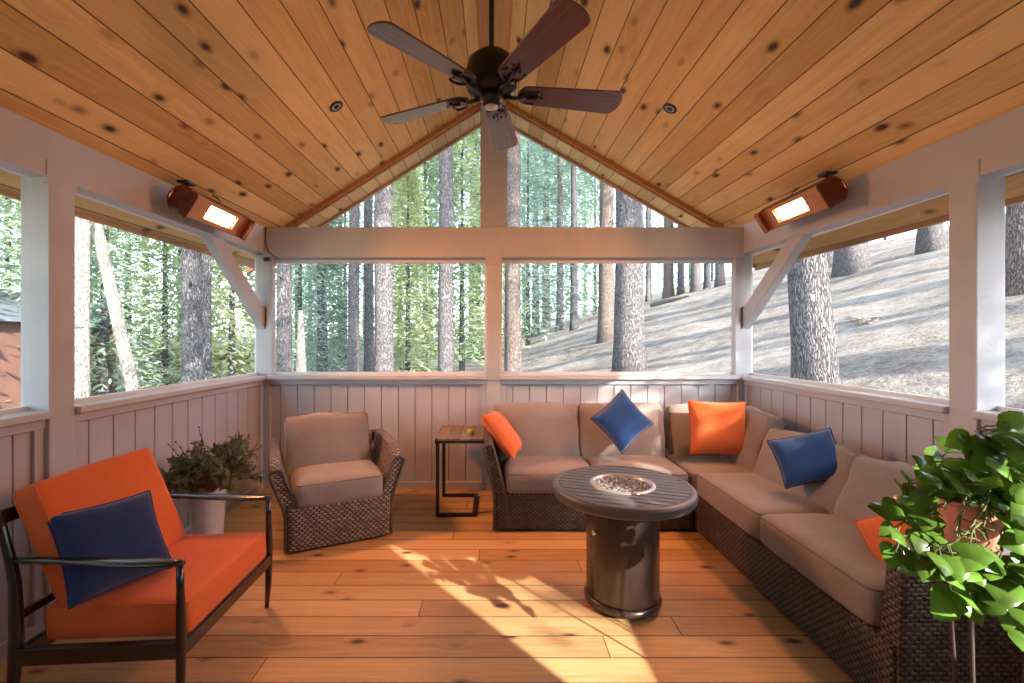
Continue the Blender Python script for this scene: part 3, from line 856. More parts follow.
# ------------------------------------------------------------------ fire table
e = thing('fire_table', 'round slatted grey fire table with dark bronze drum base', 'table', (.658, 2.335, .0))
RT = .356; ZT = .603
m = MB(); m.lathe([(.17, .035), (.181, .04), (.181, .56), (.178, .565)], 56); dr = m.build('drum', M['bronze'], e)
m = MB(); m.lathe([(.175, .02), (.190, .022), (.192, .042), (.182, .052)], 56, cap=False); m.build('foot_ring', M['bronze'], e)
m = MB(); m.lathe([(.12, 0), (.14, .0), (.15, .03)], 30); m.build('plinth', M['metal'], e)
# door: curved panel slightly proud
m = MB(); vv = []; nn = 16
for z in (.065, .545):
    for rr_ in (.182, .185):
        for k in range(nn+1):
            a_ = R(-152+98*k/nn); vv.append((rr_*math.cos(a_), rr_*math.sin(a_), z))
k1 = nn+1; ff = []
for k in range(nn):
    ff += [(k1+k, k1+k+1, 3*k1+k+1, 3*k1+k), (k, 2*k1+k, 2*k1+k+1, k+1), (k, k+1, k1+k+1, k1+k), (2*k1+k, 3*k1+k, 3*k1+k+1, 2*k1+k+1)]
ff += [(0, k1, 3*k1, 2*k1), (nn, 2*k1+nn, 3*k1+nn, k1+nn)]
m.add(vv, ff, False); dd = m.build('door', M['bronze'], e, bevel=.001, seg=1)
m = MB(); ka = R(-146)
m.lathe([(.006, 0), (.006, .012), (.012, .014), (.013, .024), (.008, .029)], 16, mat=Matrix.Translation((.185*math.cos(ka), .185*math.sin(ka), .40)) @ Matrix.Rotation(ka, 4, 'Z') @ Matrix.Rotation(PI/2, 4, 'Y'))
kn = m.build('knob', M['chrome'], dd); kn['label'] = 'small chrome knob'
# top: rim + slats
m = MB(); m.lathe([(RT-.03, .548), (RT-.006, .55), (RT-.001, .562), (RT-.006, .572), (RT+.001, .58), (RT, .592), (RT-.008, .600), (RT-.03, .603), (RT-.034, .598), (RT-.034, .56)], 72, cap=False)
m.build('rim', M['tabletop'], e)
m = MB(); m.lathe([(.17, .57), (RT-.03, .57), (RT-.03, .59), (.17, .59)], 64, cap=False); m.build('under_tray', M['metal'], e)
m = MB(); sa = Matrix.Rotation(R(-19), 4, 'Z'); pitch = .0505; Ri = .148; Ro = RT-.034
k = -7
while k < 7:
    y0, y1 = k*pitch+.004, (k+1)*pitch-.004
    def ext(y, Rr): return math.sqrt(max(0, Rr*Rr-y*y))
    if max(abs(y0), abs(y1)) < Ro+.03:
        ns = 6; ys = [y0+(y1-y0)*i/ns for i in range(ns+1)]
        inside = min(abs(y0), abs(y1)) < Ri and True
        ys = [y for y in ys if abs(y) < Ro]
        if len(ys) > 1:
            if inside or (y0 < 0 < y1):
                for sg in (-1, 1):
                    po = [(sg*max(ext(y, Ri), .0), y) for y in ys]+[(sg*ext(y, Ro), y) for y in ys[::-1]]
                    m.prism(po, .585, .602, axis='Z', mat=sa)
            else:
                po = [(-ext(y, Ro), y) for y in ys]+[(ext(y, Ro), y) for y in ys[::-1]]
                m.prism(po, .585, .602, axis='Z', mat=sa)
    k += 1
sl = m.build('slatted_top', M['tabletop'], e)
m = MB(); m.lathe([(.140, .59), (.141, .606), (.150, .609), (.163, .606), (.165, .602), (.165, .595)], 56, cap=False); rg = m.build('burner_ring', M['ringm'], e); rg['label'] = 'pale metal ring round the burner'
m = MB(); m.lathe([(.001, .588), (.142, .590)], 40, cap=False); m.build('burner_tray', M['metal'], e)
random.seed(5); m = MB()
for i in range(420):
    rr_ = .134*math.sqrt(random.random()); a_ = random.random()*2*PI; s = random.uniform(.005, .0095)
    T = Matrix.Translation((rr_*math.cos(a_), rr_*math.sin(a_), .594+random.random()*.006)) @ Euler((random.random()*3, random.random()*3, random.random()*3)).to_matrix().to_4x4()
    m.add([(-s,-s*.7,-s*.6),(s,-s*.6,-s*.7),(s*.8,s,-s*.5),(-s*.8,s*.8,-s*.6),(-s*.6,-s*.6,s*.6),(s*.7,-s*.5,s*.7),(s*.6,s*.7,s*.6),(-s*.7,s*.6,s*.5)], [(0,3,2,1),(4,5,6,7),(0,1,5,4),(1,2,6,5),(2,3,7,6),(3,0,4,7)], False, mat=T)
o = m.build('fire_glass', M['stoneg'], e); o['kind'] = 'stuff'; o['label'] = 'pale glass stones in the burner'

# ------------------------------------------------------------------ side table
e = thing('side_table', 'small C shaped side table with wood top and black frame', 'table', (-.44, 3.43, 0))
m = MB(); m.box(-.005, .40, 0, .52, .575, .592); t_ = m.build('tabletop', M['gwood'], e, bevel=.002)
m = MB(); m.box(-.008, .403, -.003, .523, .555, .576)
m.build('top_frame', M['metal'], e, bevel=.002)
m = MB(); fw = .026
for y in (.013, .44):
    m = MB(); m.box(0, fw, y-fw/2, y+fw/2, fw, .556); m.build('upright', M['metal'], e, bevel=.002)
m = MB()
for y in (.013, .44): m.box(0, .30, y-fw/2, y+fw/2, 0, fw)
m.box(.30-fw, .30, .013+fw/2, .44-fw/2, 0, fw); m.build('base_frame', M['metal'], e, bevel=.002)
# small green fruit candle
e = thing('green_apple', 'tiny lime green apple ornament on the side table', 'ornament', tuple(at(470.5, 437, 3.56).xy)+(.592,))
m = MB(); m.lathe([(.003, .001), (.015, .0), (.026, .01), (.030, .025), (.026, .04), (.013, .047), (.004, .042)], 20); m.build('fruit', M['green'], e)
m = MB(); m.tube([(0, 0, .042), (.003, 0, .055), (.008, 0, .063)], .0025, 6); m.build('stem', M['twig'], e)

# ------------------------------------------------------------------ orange armchair (faces +X)
e = thing('lounge_chair', 'low black wood lounge chair with orange cushions on the left', 'armchair', (-1.405, 1.945, 0), R(1.2))
hw = .33
fx, rx = .285, -.29   # front / rear leg x
for s in (-1, 1):
    y = s*hw
    m = MB(); m.tube([(fx-.012, y, .0), (fx-.004, y, .12), (fx, y, .30), (fx-.004, y, .46), (fx-.006, y, .548)], [.010, .015, .017, .013, .012], 12); m.build('front_leg', M['black'], e)
    m = MB(); m.tube([(rx-.03, y, .0), (rx-.01, y, .14), (rx, y, .30), (rx-.005, y, .48), (rx-.02, y, .56), (rx-.05, y, .68), (rx-.066, y, .735)], [.012, .019, .022, .019, .017, .014, .011], 12); m.build('rear_leg', M['black'], e)
    m = MB(); n = 18; pts = []; rad = []
    top = []
    for i in range(n+1):
        t = i/n; x = rx-.005+(fx+.012-rx)*t
        wd = .020+.016*math.sin(PI*min(1, (1-t)*1.35))**1.2 if t < .999 else .013
        z = .548+.012*math.sin(PI*t)*.3+(.018*(1-t)**2)
        pts.append((x, y, z)); rad.append(wd)
    vv = []; K = 10
    for p, w_ in zip(pts, rad):
        for j in range(K):
            a_ = 2*PI*j/K; vv.append((p[0], p[1]+w_*math.cos(a_), p[2]+.011*math.sin(a_)))
    ff = [(i*K+j, i*K+(j+1) % K, (i+1)*K+(j+1) % K, (i+1)*K+j) for i in range(n) for j in range(K)]+[tuple(range(K)), tuple(n*K+j for j in range(K))]
    m.add(vv, ff, True); m.build('armrest', M['black'], e)
    m = MB(); m.bar((fx, y, .243), (rx, y, .225), .024, .065); m.build('side_rail', M['black'], e, bevel=.006)
m = MB(); m.bar((fx, -hw, .243), (fx, hw, .243), .024, .06); m.build('front_rail', M['black'], e, bevel=.006)
m = MB(); m.bar((rx+.01, -hw, .225), (rx+.01, hw, .225), .024, .06); m.build('rear_rail', M['black'], e, bevel=.006)
m = MB(); m.bar((rx-.06, -hw-.01, .715), (rx-.06, hw+.01, .715), .022, .055); m.build('top_rail', M['black'], e, bevel=.006)
for zz, xx in ((.36, rx-.003),):
    m = MB(); m.bar((xx, -hw, zz), (xx, hw, zz), .016, .03); m.build('back_slat', M['black'], e, bevel=.004)
make_cushion('seat_cushion', e, .515, .605, .125, (.034, 0, .262), (0, R(-1.5), 0), seed=31, mat='orange', pipe='orange_v', r=.022, puff=.012, wr=.003, rims=(1, -1))
bc = make_cushion('back_cushion', e, .47, .575, .10, (-.172, -.01, .61), (0, R(-113), 0), seed=32, mat='orange', pipe='orange_v', r=.022, puff=.014, wr=.003, rims=(1, -1))
aim_pillow(114, 543, 1.76, .34, .34, .12, 2, 66, -34, 'navy', 'navy_pipe', 'dark navy pillow on the orange lounge chair', 6)

# ------------------------------------------------------------------ vase with dried greenery
e = thing('vase_arrangement', 'grey white vase of dried greenery and pine cones by left wall', 'plant', (-1.73, 2.76, 0.0))
m = MB(); m.lathe([(.060, 0), (.066, .004), (.074, .10), (.092, .34), (.102, .47), (.096, .473), (.088, .40), (.06, .38)], 32); m.build('vase', M['vase'], e)
random.seed(11)
fol = MB(); st = MB()
def sprig(p0, d, L, mb, stb, leaf=.02, nl=26):
    pts = []; p = V(p0); dd = V(d).normalized()
    for i in range(7):
        pts.append(p.copy()); p = p+dd*(L/6); dd = (dd+V((random.uniform(-.18, .18), random.uniform(-.18, .18), random.uniform(-.22, .10)))).normalized()
    stb.tube(pts, [.0035*(1-i/9) for i in range(7)], 4)
    for k in range(nl):
        t = random.uniform(.22, 1)*6; i = min(5, int(t)); q = pts[i].lerp(pts[i+1], t-i)
        ax = (pts[i+1]-pts[i]).normalized()
        r_ = V((random.uniform(-1, 1), random.uniform(-1, 1), random.uniform(-1, 1))).normalized()
        dl = (ax*.6+r_).normalized(); s = leaf*random.uniform(.6, 1.5); w = dl.cross(ax)
        w = (w.normalized() if w.length > .01 else V((1, 0, 0)))*s*.16
        mb.add([q-w, q+dl*s*.5-w*1.3, q+dl*s, q+dl*s*.5+w*1.3, q+w], [(0, 1, 2, 3, 4)], False)
        for _ in range(2):
            q2 = q+dl*s*random.uniform(.3, .9); r2 = V((random.uniform(-1, 1), random.uniform(-1, 1), random.uniform(-1, 1))).normalized()*s*.7
            w2 = r2.cross(dl)
            w2 = (w2.normalized() if w2.length > .001 else w)*s*.09
            mb.add([q2-w2, q2+r2, q2+w2], [(0, 1, 2)], False)
for i in range(105):
    a_ = random.uniform(0, 2*PI); up = random.uniform(.1, 1.5)
    d = V((math.cos(a_)*1.1, math.sin(a_)*.9, up)); L = random.uniform(.20, .31)
    if d.x < -.5: L *= .68
    sprig((random.uniform(-.05, .05), random.uniform(-.05, .05), .48), d, L, fol, st, .045, 26)
fol.build('greenery', M['juniper'], e); st.build('stems', M['twig'], e)
m = MB()
for (x, y, z) in ((.02, -.12, .55), (.075, -.10, .50), (-.03, -.10, .51), (.11, -.03, .57)):
    s_ = .034
    for r_ in range(7):
        t = r_/6; rad = s_*math.sin(PI*(.18+.72*t)); 
        for k in range(8):
            a_ = 2*PI*(k+.5*(r_ % 2))/8; c_ = V((x+rad*math.cos(a_), y+rad*math.sin(a_), z+(t-.5)*.085))
            m.lathe([(.001, -.006), (.008, -.002), (.009, .003), (.002, .006)], 5, mat=Matrix.Translation(c_))
    m.lathe([(.004, -.04), (s_*.8, -.02), (s_*.8, .01), (.005, .04)], 10, mat=Matrix.Translation((x, y, z)))
m.build('pine_cones', M['cone'], e)
m = MB()
for (x0, dx, L) in ((-.03, -.75, .30), (.02, .5, .33), (0, -.1, .36), (.05, .75, .28), (-.05, -1.1, .30)):
    p = [V((x0, 0, .47))]; d = V((dx, -.1, 1)).normalized()
    for i in range(7): p.append(p[-1]+d*L/7); d = (d+V((random.uniform(-.15, .35), 0, random.uniform(-.35, .05)))).normalized()
    m.tube(p, [.004-.0004*i for i in range(8)], 5)
    for q in p[4:]: m.lathe([(.001, -.006), (.006, 0), (.001, .006)], 6, mat=Matrix.Translation(q))
m.build('curly_twigs', M['twig'], e)

# ------------------------------------------------------------------ ivy on a plant stand
IVX, IVY, IVZ = 1.31, 1.22, .80
e = thing('plant_stand', 'small dark plant stand behind the near sofa arm', 'stand', (IVX, IVY, 0))
m = MB(); m.lathe([(.13, IVZ-.022), (.135, IVZ-.018), (.135, IVZ-.004), (.13, IVZ)], 32); m.build('top', M['tabletop'], e)
for k in range(3):
    a_ = R(90+120*k); m = MB(); m.tube([(.10*math.cos(a_), .10*math.sin(a_), IVZ-.02), (.07*math.cos(a_), .07*math.sin(a_), .35), (.12*math.cos(a_), .12*math.sin(a_), 0)], .005, 8); m.build('leg', M['twig'], e)
e = thing('potted_ivy', 'trailing green ivy in a fluted salmon clay pot', 'plant', (IVX-.03, IVY, IVZ))
m = MB(); vv = []; prof = [(.050, .0), (.056, .004), (.072, .05), (.086, .10), (.088, .118), (.080, .12), (.070, .10), (.05, .095)]
n = 80
for r_, z in prof:
    for j in range(n):
        a_ = 2*PI*j/n; rr_ = r_*(1+.035*abs(math.sin(a_*10))-.0175); vv.append((rr_*math.cos(a_), rr_*math.sin(a_), z))
ff = [(i*n+j, i*n+(j+1) % n, (i+1)*n+(j+1) % n, (i+1)*n+j) for i in range(len(prof)-1) for j in range(n)]+[tuple(range(n))]
m.add(vv, ff, True); m.build('pot', M['pot'], e)
m = MB(); m.lathe([(.001, .10), (.072, .1)], 24, cap=False); m.build('soil', M['soil'], e)
random.seed(21)
def heart(mb, base, d, nrm, s):
    """heart/ivy leaf: base point, direction, normal, size"""
    d = d.normalized(); w = d.cross(nrm).normalized(); nn = w.cross(d).normalized()
    prof = [(0, 0), (-.10, .22), (-.04, .42), (.18, .52), (.45, .46), (.75, .26), (1.02, 0)]
    L_ = [base+d*(a*s)+w*(b*s)+nn*(-.30*b*s+.10*s*math.sin(a*2.6)-.25*s*max(0, a-.6)) for a, b in prof]
    Rr_ = [base+d*(a*s)-w*(b*s)+nn*(-.30*b*s+.10*s*math.sin(a*2.6)-.25*s*max(0, a-.6)) for a, b in prof]
    C_ = [base+d*(a*s)+nn*(.10*s*math.sin(max(a, 0)*2.6)-.25*s*max(0, a-.6)+.01*s) for a in (0, .02, .12, .28, .5, .78, 1.02)]
    k = len(prof); fs = []
    for i in range(k-1):
        fs.append((i, i+1, 2*k+i+1, 2*k+i)); fs.append((k+i, 2*k+i, 2*k+i+1, k+i+1))
    mb.add(L_+Rr_+C_, fs, True)
lv = MB(); sm = MB(); cam = V((0, 0, H))-V((IVX-.03, IVY, IVZ))
def vine(p0, targets, dens=.05, ls=(.045, .075)):
    pts = [V(p0)]
    for t in targets: pts.append(V(t))
    # catmull-ish sampling
    out = []
    for i in range(len(pts)-1):
        a, b = pts[i], pts[i+1]
        for k in range(6): out.append(a.lerp(b, k/6)+V((random.uniform(-1, 1), random.uniform(-1, 1), random.uniform(-1, 1)))*.006)
    out.append(pts[-1]); sm.tube(out, .0019, 5)
    acc = 0
    for i in range(1, len(out)):
        acc += (out[i]-out[i-1]).length
        if acc > dens:
            acc = 0; s = random.uniform(*ls)
            dr_ = V((random.uniform(-1, 1), random.uniform(-1, .3), random.uniform(-.9, .35))).normalized()
            st_ = out[i]+dr_*.025; sm.tube([out[i], st_], .0016, 4)
            pj = st_+V((IVX-.03, IVY, IVZ)); pxx = VX+F*pj.x/pj.y; pyy = VY-F*(pj.z-H)/pj.y
            if 938 < pxx < 1002 and 488 < pyy < 552: continue
            nr = (V((random.uniform(-.6, .3), -.9+random.uniform(-.4, .4), .75)))
            heart(lv, st_, dr_, nr, s)
def L(px, py, Y): return at(px, py, Y)-V((IVX-.03, IVY, IVZ))
top0 = (0, 0, .12)
VN = [[(975,470,1.24),(925,478,1.22),(905,490,1.18),(905,515,1.15)],
      [(985,480,1.2),(945,500,1.12),(915,525,1.1),(905,545,1.1)],
      [(980,470,1.2),(965,500,1.08),(955,540,1.05),(965,585,1.05),(960,600,1.05)],
      [(990,465,1.25),(975,445,1.2),(985,430,1.16),(1005,428,1.1)],
      [(1000,470,1.2),(1010,450,1.12),(1020,440,1.08),(1032,445,1.05)],
      [(1000,480,1.15),(1005,520,1.05),(1000,560,1.02),(1010,600,1.02)],
      [(1005,480,1.15),(1025,530,1.05),(1020,580,1.0),(1030,620,1.0)],
      [(980,460,1.3),(960,460,1.3),(935,465,1.3),(920,470,1.28)],
      [(990,490,1.1),(970,530,1.02),(940,545,1.02),(930,560,1.03)],
      [(1010,470,1.1),(1040,480,1.0),(1045,540,1.0),(1040,590,1.0)],
      [(985,470,1.15),(960,475,1.1),(945,470,1.1),(950,490,1.08)],
      [(1000,440,1.3),(1010,432,1.3),(1025,440,1.3)],
      [(985,500,1.1),(985,540,1.04),(980,570,1.04),(1000,590,1.04)]]
for vn in VN:
    vine(top0, [L(*t) for t in vn], .019, (.045, .072))
    vine((random.uniform(-.04, .04), random.uniform(-.04, .04), .12), [L(t[0]+random.uniform(-14, 14), t[1]+random.uniform(-10, 10), t[2]+random.uniform(-.03, .05)) for t in vn], .028, (.04, .065))
lv.build('leaves', M['ivy'], e); sm.build('vines', M['ivystem'], e)

# ------------------------------------------------------------------ outdoors
def ground(x, y):
    s = x+.3
    sp = s if s > 6 else math.log1p(math.exp(s*1.2))/1.2
    hill = 27*(1-math.exp(-.365*sp/27))
    g = -1.0+hill+.02*max(-10, y)
    if x < -6: g += (-6-x)*.01
    g += .12*noise.noise(V((x*.35, y*.35, 0)))+.05*noise.noise(V((x*1.3, y*1.3, 4)))
    if -3.4 < x < 3.0 and y < 5.5: g = min(g, -.3)
    return g
m = MB(); v = []; f = []
xs = [-70, -50, -35, -26]+[-20+.8*i for i in range(26)]+[.8+.35*i for i in range(60)]+[22+1.6*i for i in range(20)]+[56, 70, 90]
ys = [-30, -22, -16]+[-12+1.0*i for i in range(14)]+[2+.4*i for i in range(50)]+[22+1.2*i for i in range(30)]+[60, 70, 85, 110]
for y in ys:
    for x in xs: v.append((x, y, ground(x, y)))
nx = len(xs)
for j in range(len(ys)-1):
    for i in range(nx-1): f.append((j*nx+i, j*nx+i+1, (j+1)*nx+i+1, (j+1)*nx+i))
m.add(v, f, True)
structure(m.build('ground', M['ground']), 'pine needle covered forest floor rising to the right')

def trunk_mb(r, h, seed, lean=0, stubs=6, n=16):
    random.seed(seed); m = MB(); K = 14; pts = []; rad = []
    for i in range(K+1):
        t = i/K; z = h*t**1.3
        pts.append((lean*z+.02*math.sin(z+seed)*z*.15, .015*math.cos(z*.7+seed)*z*.15, z-.3*(i == 0)))
        rad.append(r*(1-.62*z/h)*(1+.30*math.exp(-z*2.2)))
    m.tube(pts, rad, n)
    for p in range(len(m.v)):
        x, y, z = m.v[p]; d = V((x, y, 0))
        k = 1+.06*noise.noise(V((x*6, y*6, z*.8+seed)))
        m.v[p] = (x*k if lean == 0 else x, y*k, z)
    for s in range(stubs):
        z = random.uniform(h*.12, h*.6); a = random.random()*2*PI; L_ = random.uniform(.3, 1.1)
        m.tube([(lean*z, 0, z), (lean*z+math.cos(a)*L_*.6, math.sin(a)*L_*.6, z+.05), (lean*z+math.cos(a)*L_, math.sin(a)*L_, z-.15)], [.035, .02, .008], 5)
    return m
def fir_mb(h, rad, base, seed, levels=30, per=6, leaf=.34, droop=.35, dens=15):
    random.seed(seed); m = MB()
    for l in range(levels):
        t = l/levels; z = base+(h-base)*t; Lr = rad*(1-t)**.75*random.uniform(.8, 1.1)+.15
        a0 = random.random()*6.28
        for k in range(per):
            a = a0+2*PI*k/per+random.uniform(-.3, .3); L_ = Lr*random.uniform(.65, 1.1)
            dr = V((math.cos(a), math.sin(a), 0)); sd = V((-dr.y, dr.x, 0))
            for q in range(dens):
                u = (q+random.random())/dens; 
                if u < .12: continue
                p = dr*(L_*u)+V((0, 0, z-droop*L_*u*u+.12*L_*u+random.uniform(-.12, .12)))+sd*random.uniform(-.15, .15)
                s = leaf*(1.15-.6*u)*random.uniform(.6, 1.3); sg = 1 if q % 2 else -1
                dl = (dr*.75+sd*sg*random.uniform(.3, 1.1)+V((0, 0, random.uniform(-.8, .5)))).normalized()
                w = dl.cross(V((random.uniform(-1, 1), random.uniform(-1, 1), 1))).normalized()*s*.17
                m.add([p-w*.4, p+dl*s*.45-w, p+dl*s, p+dl*s*.5+w, p+w*.4], [(0, 1, 2, 3, 4)], False)
    return m
def ground_hit(px, py, y0=5, y1=90):
    y = y0
    while y < y1:
        p = at(px, py, y)
        if p.z <= ground(p.x, p.y): return p
        y += .2
    return at(px, py, 40)
# crown (upper foliage) prototypes for tall pines and full firs
PR = {}
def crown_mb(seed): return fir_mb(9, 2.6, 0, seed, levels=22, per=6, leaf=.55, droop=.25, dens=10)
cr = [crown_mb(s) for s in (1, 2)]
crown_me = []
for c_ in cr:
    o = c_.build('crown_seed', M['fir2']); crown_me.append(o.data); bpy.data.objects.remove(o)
sides = {'l': 'left window', 'c': 'back windows', 'r': 'right window'}
SHADE = [(-7, -1), (-9, 3), (-11, -4), (-7.5, -6), (-13, 1), (-9.5, 5.5), (-13, 7), (-14, -8), (9, 1.5), (13, 5), (12, -3), (16, 1), (17, 8), (21, 4), (20, -4), (24, 10), (26, 0), (29, 6), (15, -9), (22, -11), (31, -6), (27, 15), (34, 12), (9.5, -8), (37, 3), (35, 20), (12, 10)]
def pine(px, w, base=None, depth=None, mat='bark', lean=0, hgt=26, label='', crown=True, stubs=6, seed=None, group=None, rad=None):
    if base is not None: p = ground_hit(px, base)
    else:
        q = at(px, VY, depth); p = V((q.x, q.y, ground(q.x, q.y)))
    d = math.hypot(p.x*0, p.y); r_ = rad or max(.06, w*p.y/F/2)
    seed = seed if seed is not None else int(px*7+w)
    e = thing('pine_tree', label, 'tree', (p.x, p.y, p.z-.05), 0, group)
    e.rotation_euler = (0, 0, 0)
    trunk_mb(r_, hgt, seed, lean, stubs).build('trunk', M[mat], e)
    if crown:
        o = bpy.data.objects.new('crown', crown_me[seed % 2]); COL.objects.link(o); o.parent = e
        o.location = (lean*hgt*.6, 0, hgt*.52); s_ = hgt/26*1.25; o.scale = (s_*1.1, s_*1.1, s_*1.1); o.rotation_euler = (0, 0, seed)
    return e
# seen through the back left opening and gable, left to right
pine(284, 15, None, 11, label='pine trunk at the far left of the back left opening', stubs=16)
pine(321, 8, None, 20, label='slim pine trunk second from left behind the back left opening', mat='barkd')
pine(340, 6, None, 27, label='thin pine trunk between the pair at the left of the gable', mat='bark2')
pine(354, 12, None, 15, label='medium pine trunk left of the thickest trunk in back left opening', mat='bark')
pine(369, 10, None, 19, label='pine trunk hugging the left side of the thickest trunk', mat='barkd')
pine(384, 20, None, 12, label='thickest pine trunk in the back left opening', mat='bark')
pine(446, 16.5, None, 12.5, label='straight pine trunk in the right half of back left opening', mat='bark')
pine(475, 14, 359.6, None, label='pine trunk just left of the middle post', mat='bark')
pine(297, 0, None, 24, rad=.12, label='faint thin trunk beside the sunlit stump', mat='bark2')
# snag
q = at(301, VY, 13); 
m = trunk_mb(.19, 2.9, 77, 0, 0); o = m.build('tree_snag', M['barksun']); o.location = (q.x, q.y, ground(q.x, q.y)-.05)
tag(o, 'sunlit broken tree snag behind the back left opening', 'dead tree')
# back right opening
pine(513, 17, None, 13, label='pine trunk just right of the middle post', mat='bark2')
pine(524, 5, 337, None, label='thin trunk right beside the trunk at the middle post', mat='barkd')
pine(535.5, 8, 336, None, label='slim trunk third from the middle post in back right opening', mat='bark')
pine(546, 9, 333, None, label='trunk fourth from the middle post in back right opening', mat='bark2')
pine(560, 8, 331, None, label='grey trunk fifth from the middle post in back right opening', mat='bark')
pine(574, 8, 330, None, label='trunk sixth from the middle post in back right opening', mat='barkd')
pine(585, 3.5, 315, None, label='thinnest far trunk left of the reddish pine', mat='bark2')
pine(606.5, 16.5, 341, None, label='reddish pine trunk left of the thick dark pine on the slope', mat='bark2')
pine(629, 29, None, 10.8, label='thick dark pine trunk in front of the slope in back right opening', mat='bark', seed=5, stubs=3)
pine(648, 4.5, 301, None, label='thin far trunk right beside the thick dark pine', mat='bark')
pine(668.5, 10, 297, None, label='far upslope trunk above the fallen log', mat='bark2')
pine(681, 7, 294, None, label='far upslope trunk just right of the fallen log', mat='bark')
pine(695.5, 9, 291, None, label='far upslope trunk third from the right of back right opening', mat='bark')
pine(707, 6, 288, None, label='far upslope trunk second from right of back right opening', mat='barkd')
pine(720, 9, 286, None, label='far upslope trunk at the right end of back right opening', mat='bark')
# right opening
pine(817, 36, None, 5.6, mat='bark', lean=-.075, hgt=20, seed=9, stubs=2, label='thick leaning pine trunk near the right opening')
pine(828, 11, 268, None, label='slim upslope trunk left of the wide twin pine in right opening', mat='bark')
pine(851, 27, 273, None, label='wide upslope pine trunk at the top middle of right opening', mat='bark')
pine(930, 19, 251, None, label='upslope pine trunk at the top right of right opening', mat='bark')
pine(1022, 22, 292, None, label='brown pine trunk past the right post at the photo edge', mat='bark2')
pine(772, 7, 258, None, label='distant trunk beyond the right knee brace', mat='bark', hgt=20)
pine(897, 6, 212, None, label='distant trunk high in the right opening between two wide ones', mat='bark', hgt=20)
# left opening
pine(82, 13, None, 8, label='pale dappled trunk at the left edge of left opening', mat='barksun')
pine(146, 12, None, 9.5, mat='barksun', lean=-.23, hgt=16, crown=False, stubs=3, label='leaning sunlit pale trunk in the left opening')
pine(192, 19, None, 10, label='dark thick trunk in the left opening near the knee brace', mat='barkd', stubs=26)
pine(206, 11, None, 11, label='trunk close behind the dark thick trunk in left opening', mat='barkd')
pine(146, 7, None, 20, label='faint distant trunk behind the leaning pale trunk', mat='bark')
# pines standing up the slope to the right of and behind the porch; their trunks and crowns stripe the hill with shade; left ones are added to darken the left post
random.seed(77)
for (x, y) in SHADE:
    g_ = ground(x, y)
    e = thing('pine_tree', 'tall pine outside the %s side of the photo' % ('left' if x < 0 else 'right'), 'tree', (x, y, g_-.05), 0, 'pines beyond the %s edge of the photo' % ('left' if x < 0 else 'right'))
    trunk_mb(random.uniform(.22, .34), 24, int(x*10), 0, 3).build('trunk', M['bark'], e)
    o = bpy.data.objects.new('crown', crown_me[int(x) % 2]); COL.objects.link(o); o.parent = e; o.location = (0, 0, random.uniform(8, 13) if x > 0 else random.uniform(3, 6)); s_ = random.uniform(1.1, 1.5); o.scale = (s_, s_, s_)
# full firs / foliage
fm = {}
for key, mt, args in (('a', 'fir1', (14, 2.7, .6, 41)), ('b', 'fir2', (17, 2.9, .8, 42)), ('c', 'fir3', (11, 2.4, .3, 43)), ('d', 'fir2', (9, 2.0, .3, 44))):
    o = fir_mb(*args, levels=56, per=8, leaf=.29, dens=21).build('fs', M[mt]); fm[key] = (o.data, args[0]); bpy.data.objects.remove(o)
def fir(px, depth, key, sc, label, z0=0):
    q = at(px, VY, depth); g = ground(q.x, q.y)
    me, hh = fm[key]
    e = thing('fir_tree', label, 'tree', (q.x, q.y, g-.1), px, 'green firs between the pines')
    o = bpy.data.objects.new('foliage', me); COL.objects.link(o); o.parent = e; o.scale = (sc, sc, sc); o.location = (0, 0, z0)
    t = MB(); t.tube([(0, 0, -.2), (0, 0, hh*sc*.9+z0)], [.13*sc, .02], 8); t.build('trunk', M['barkd'], e)
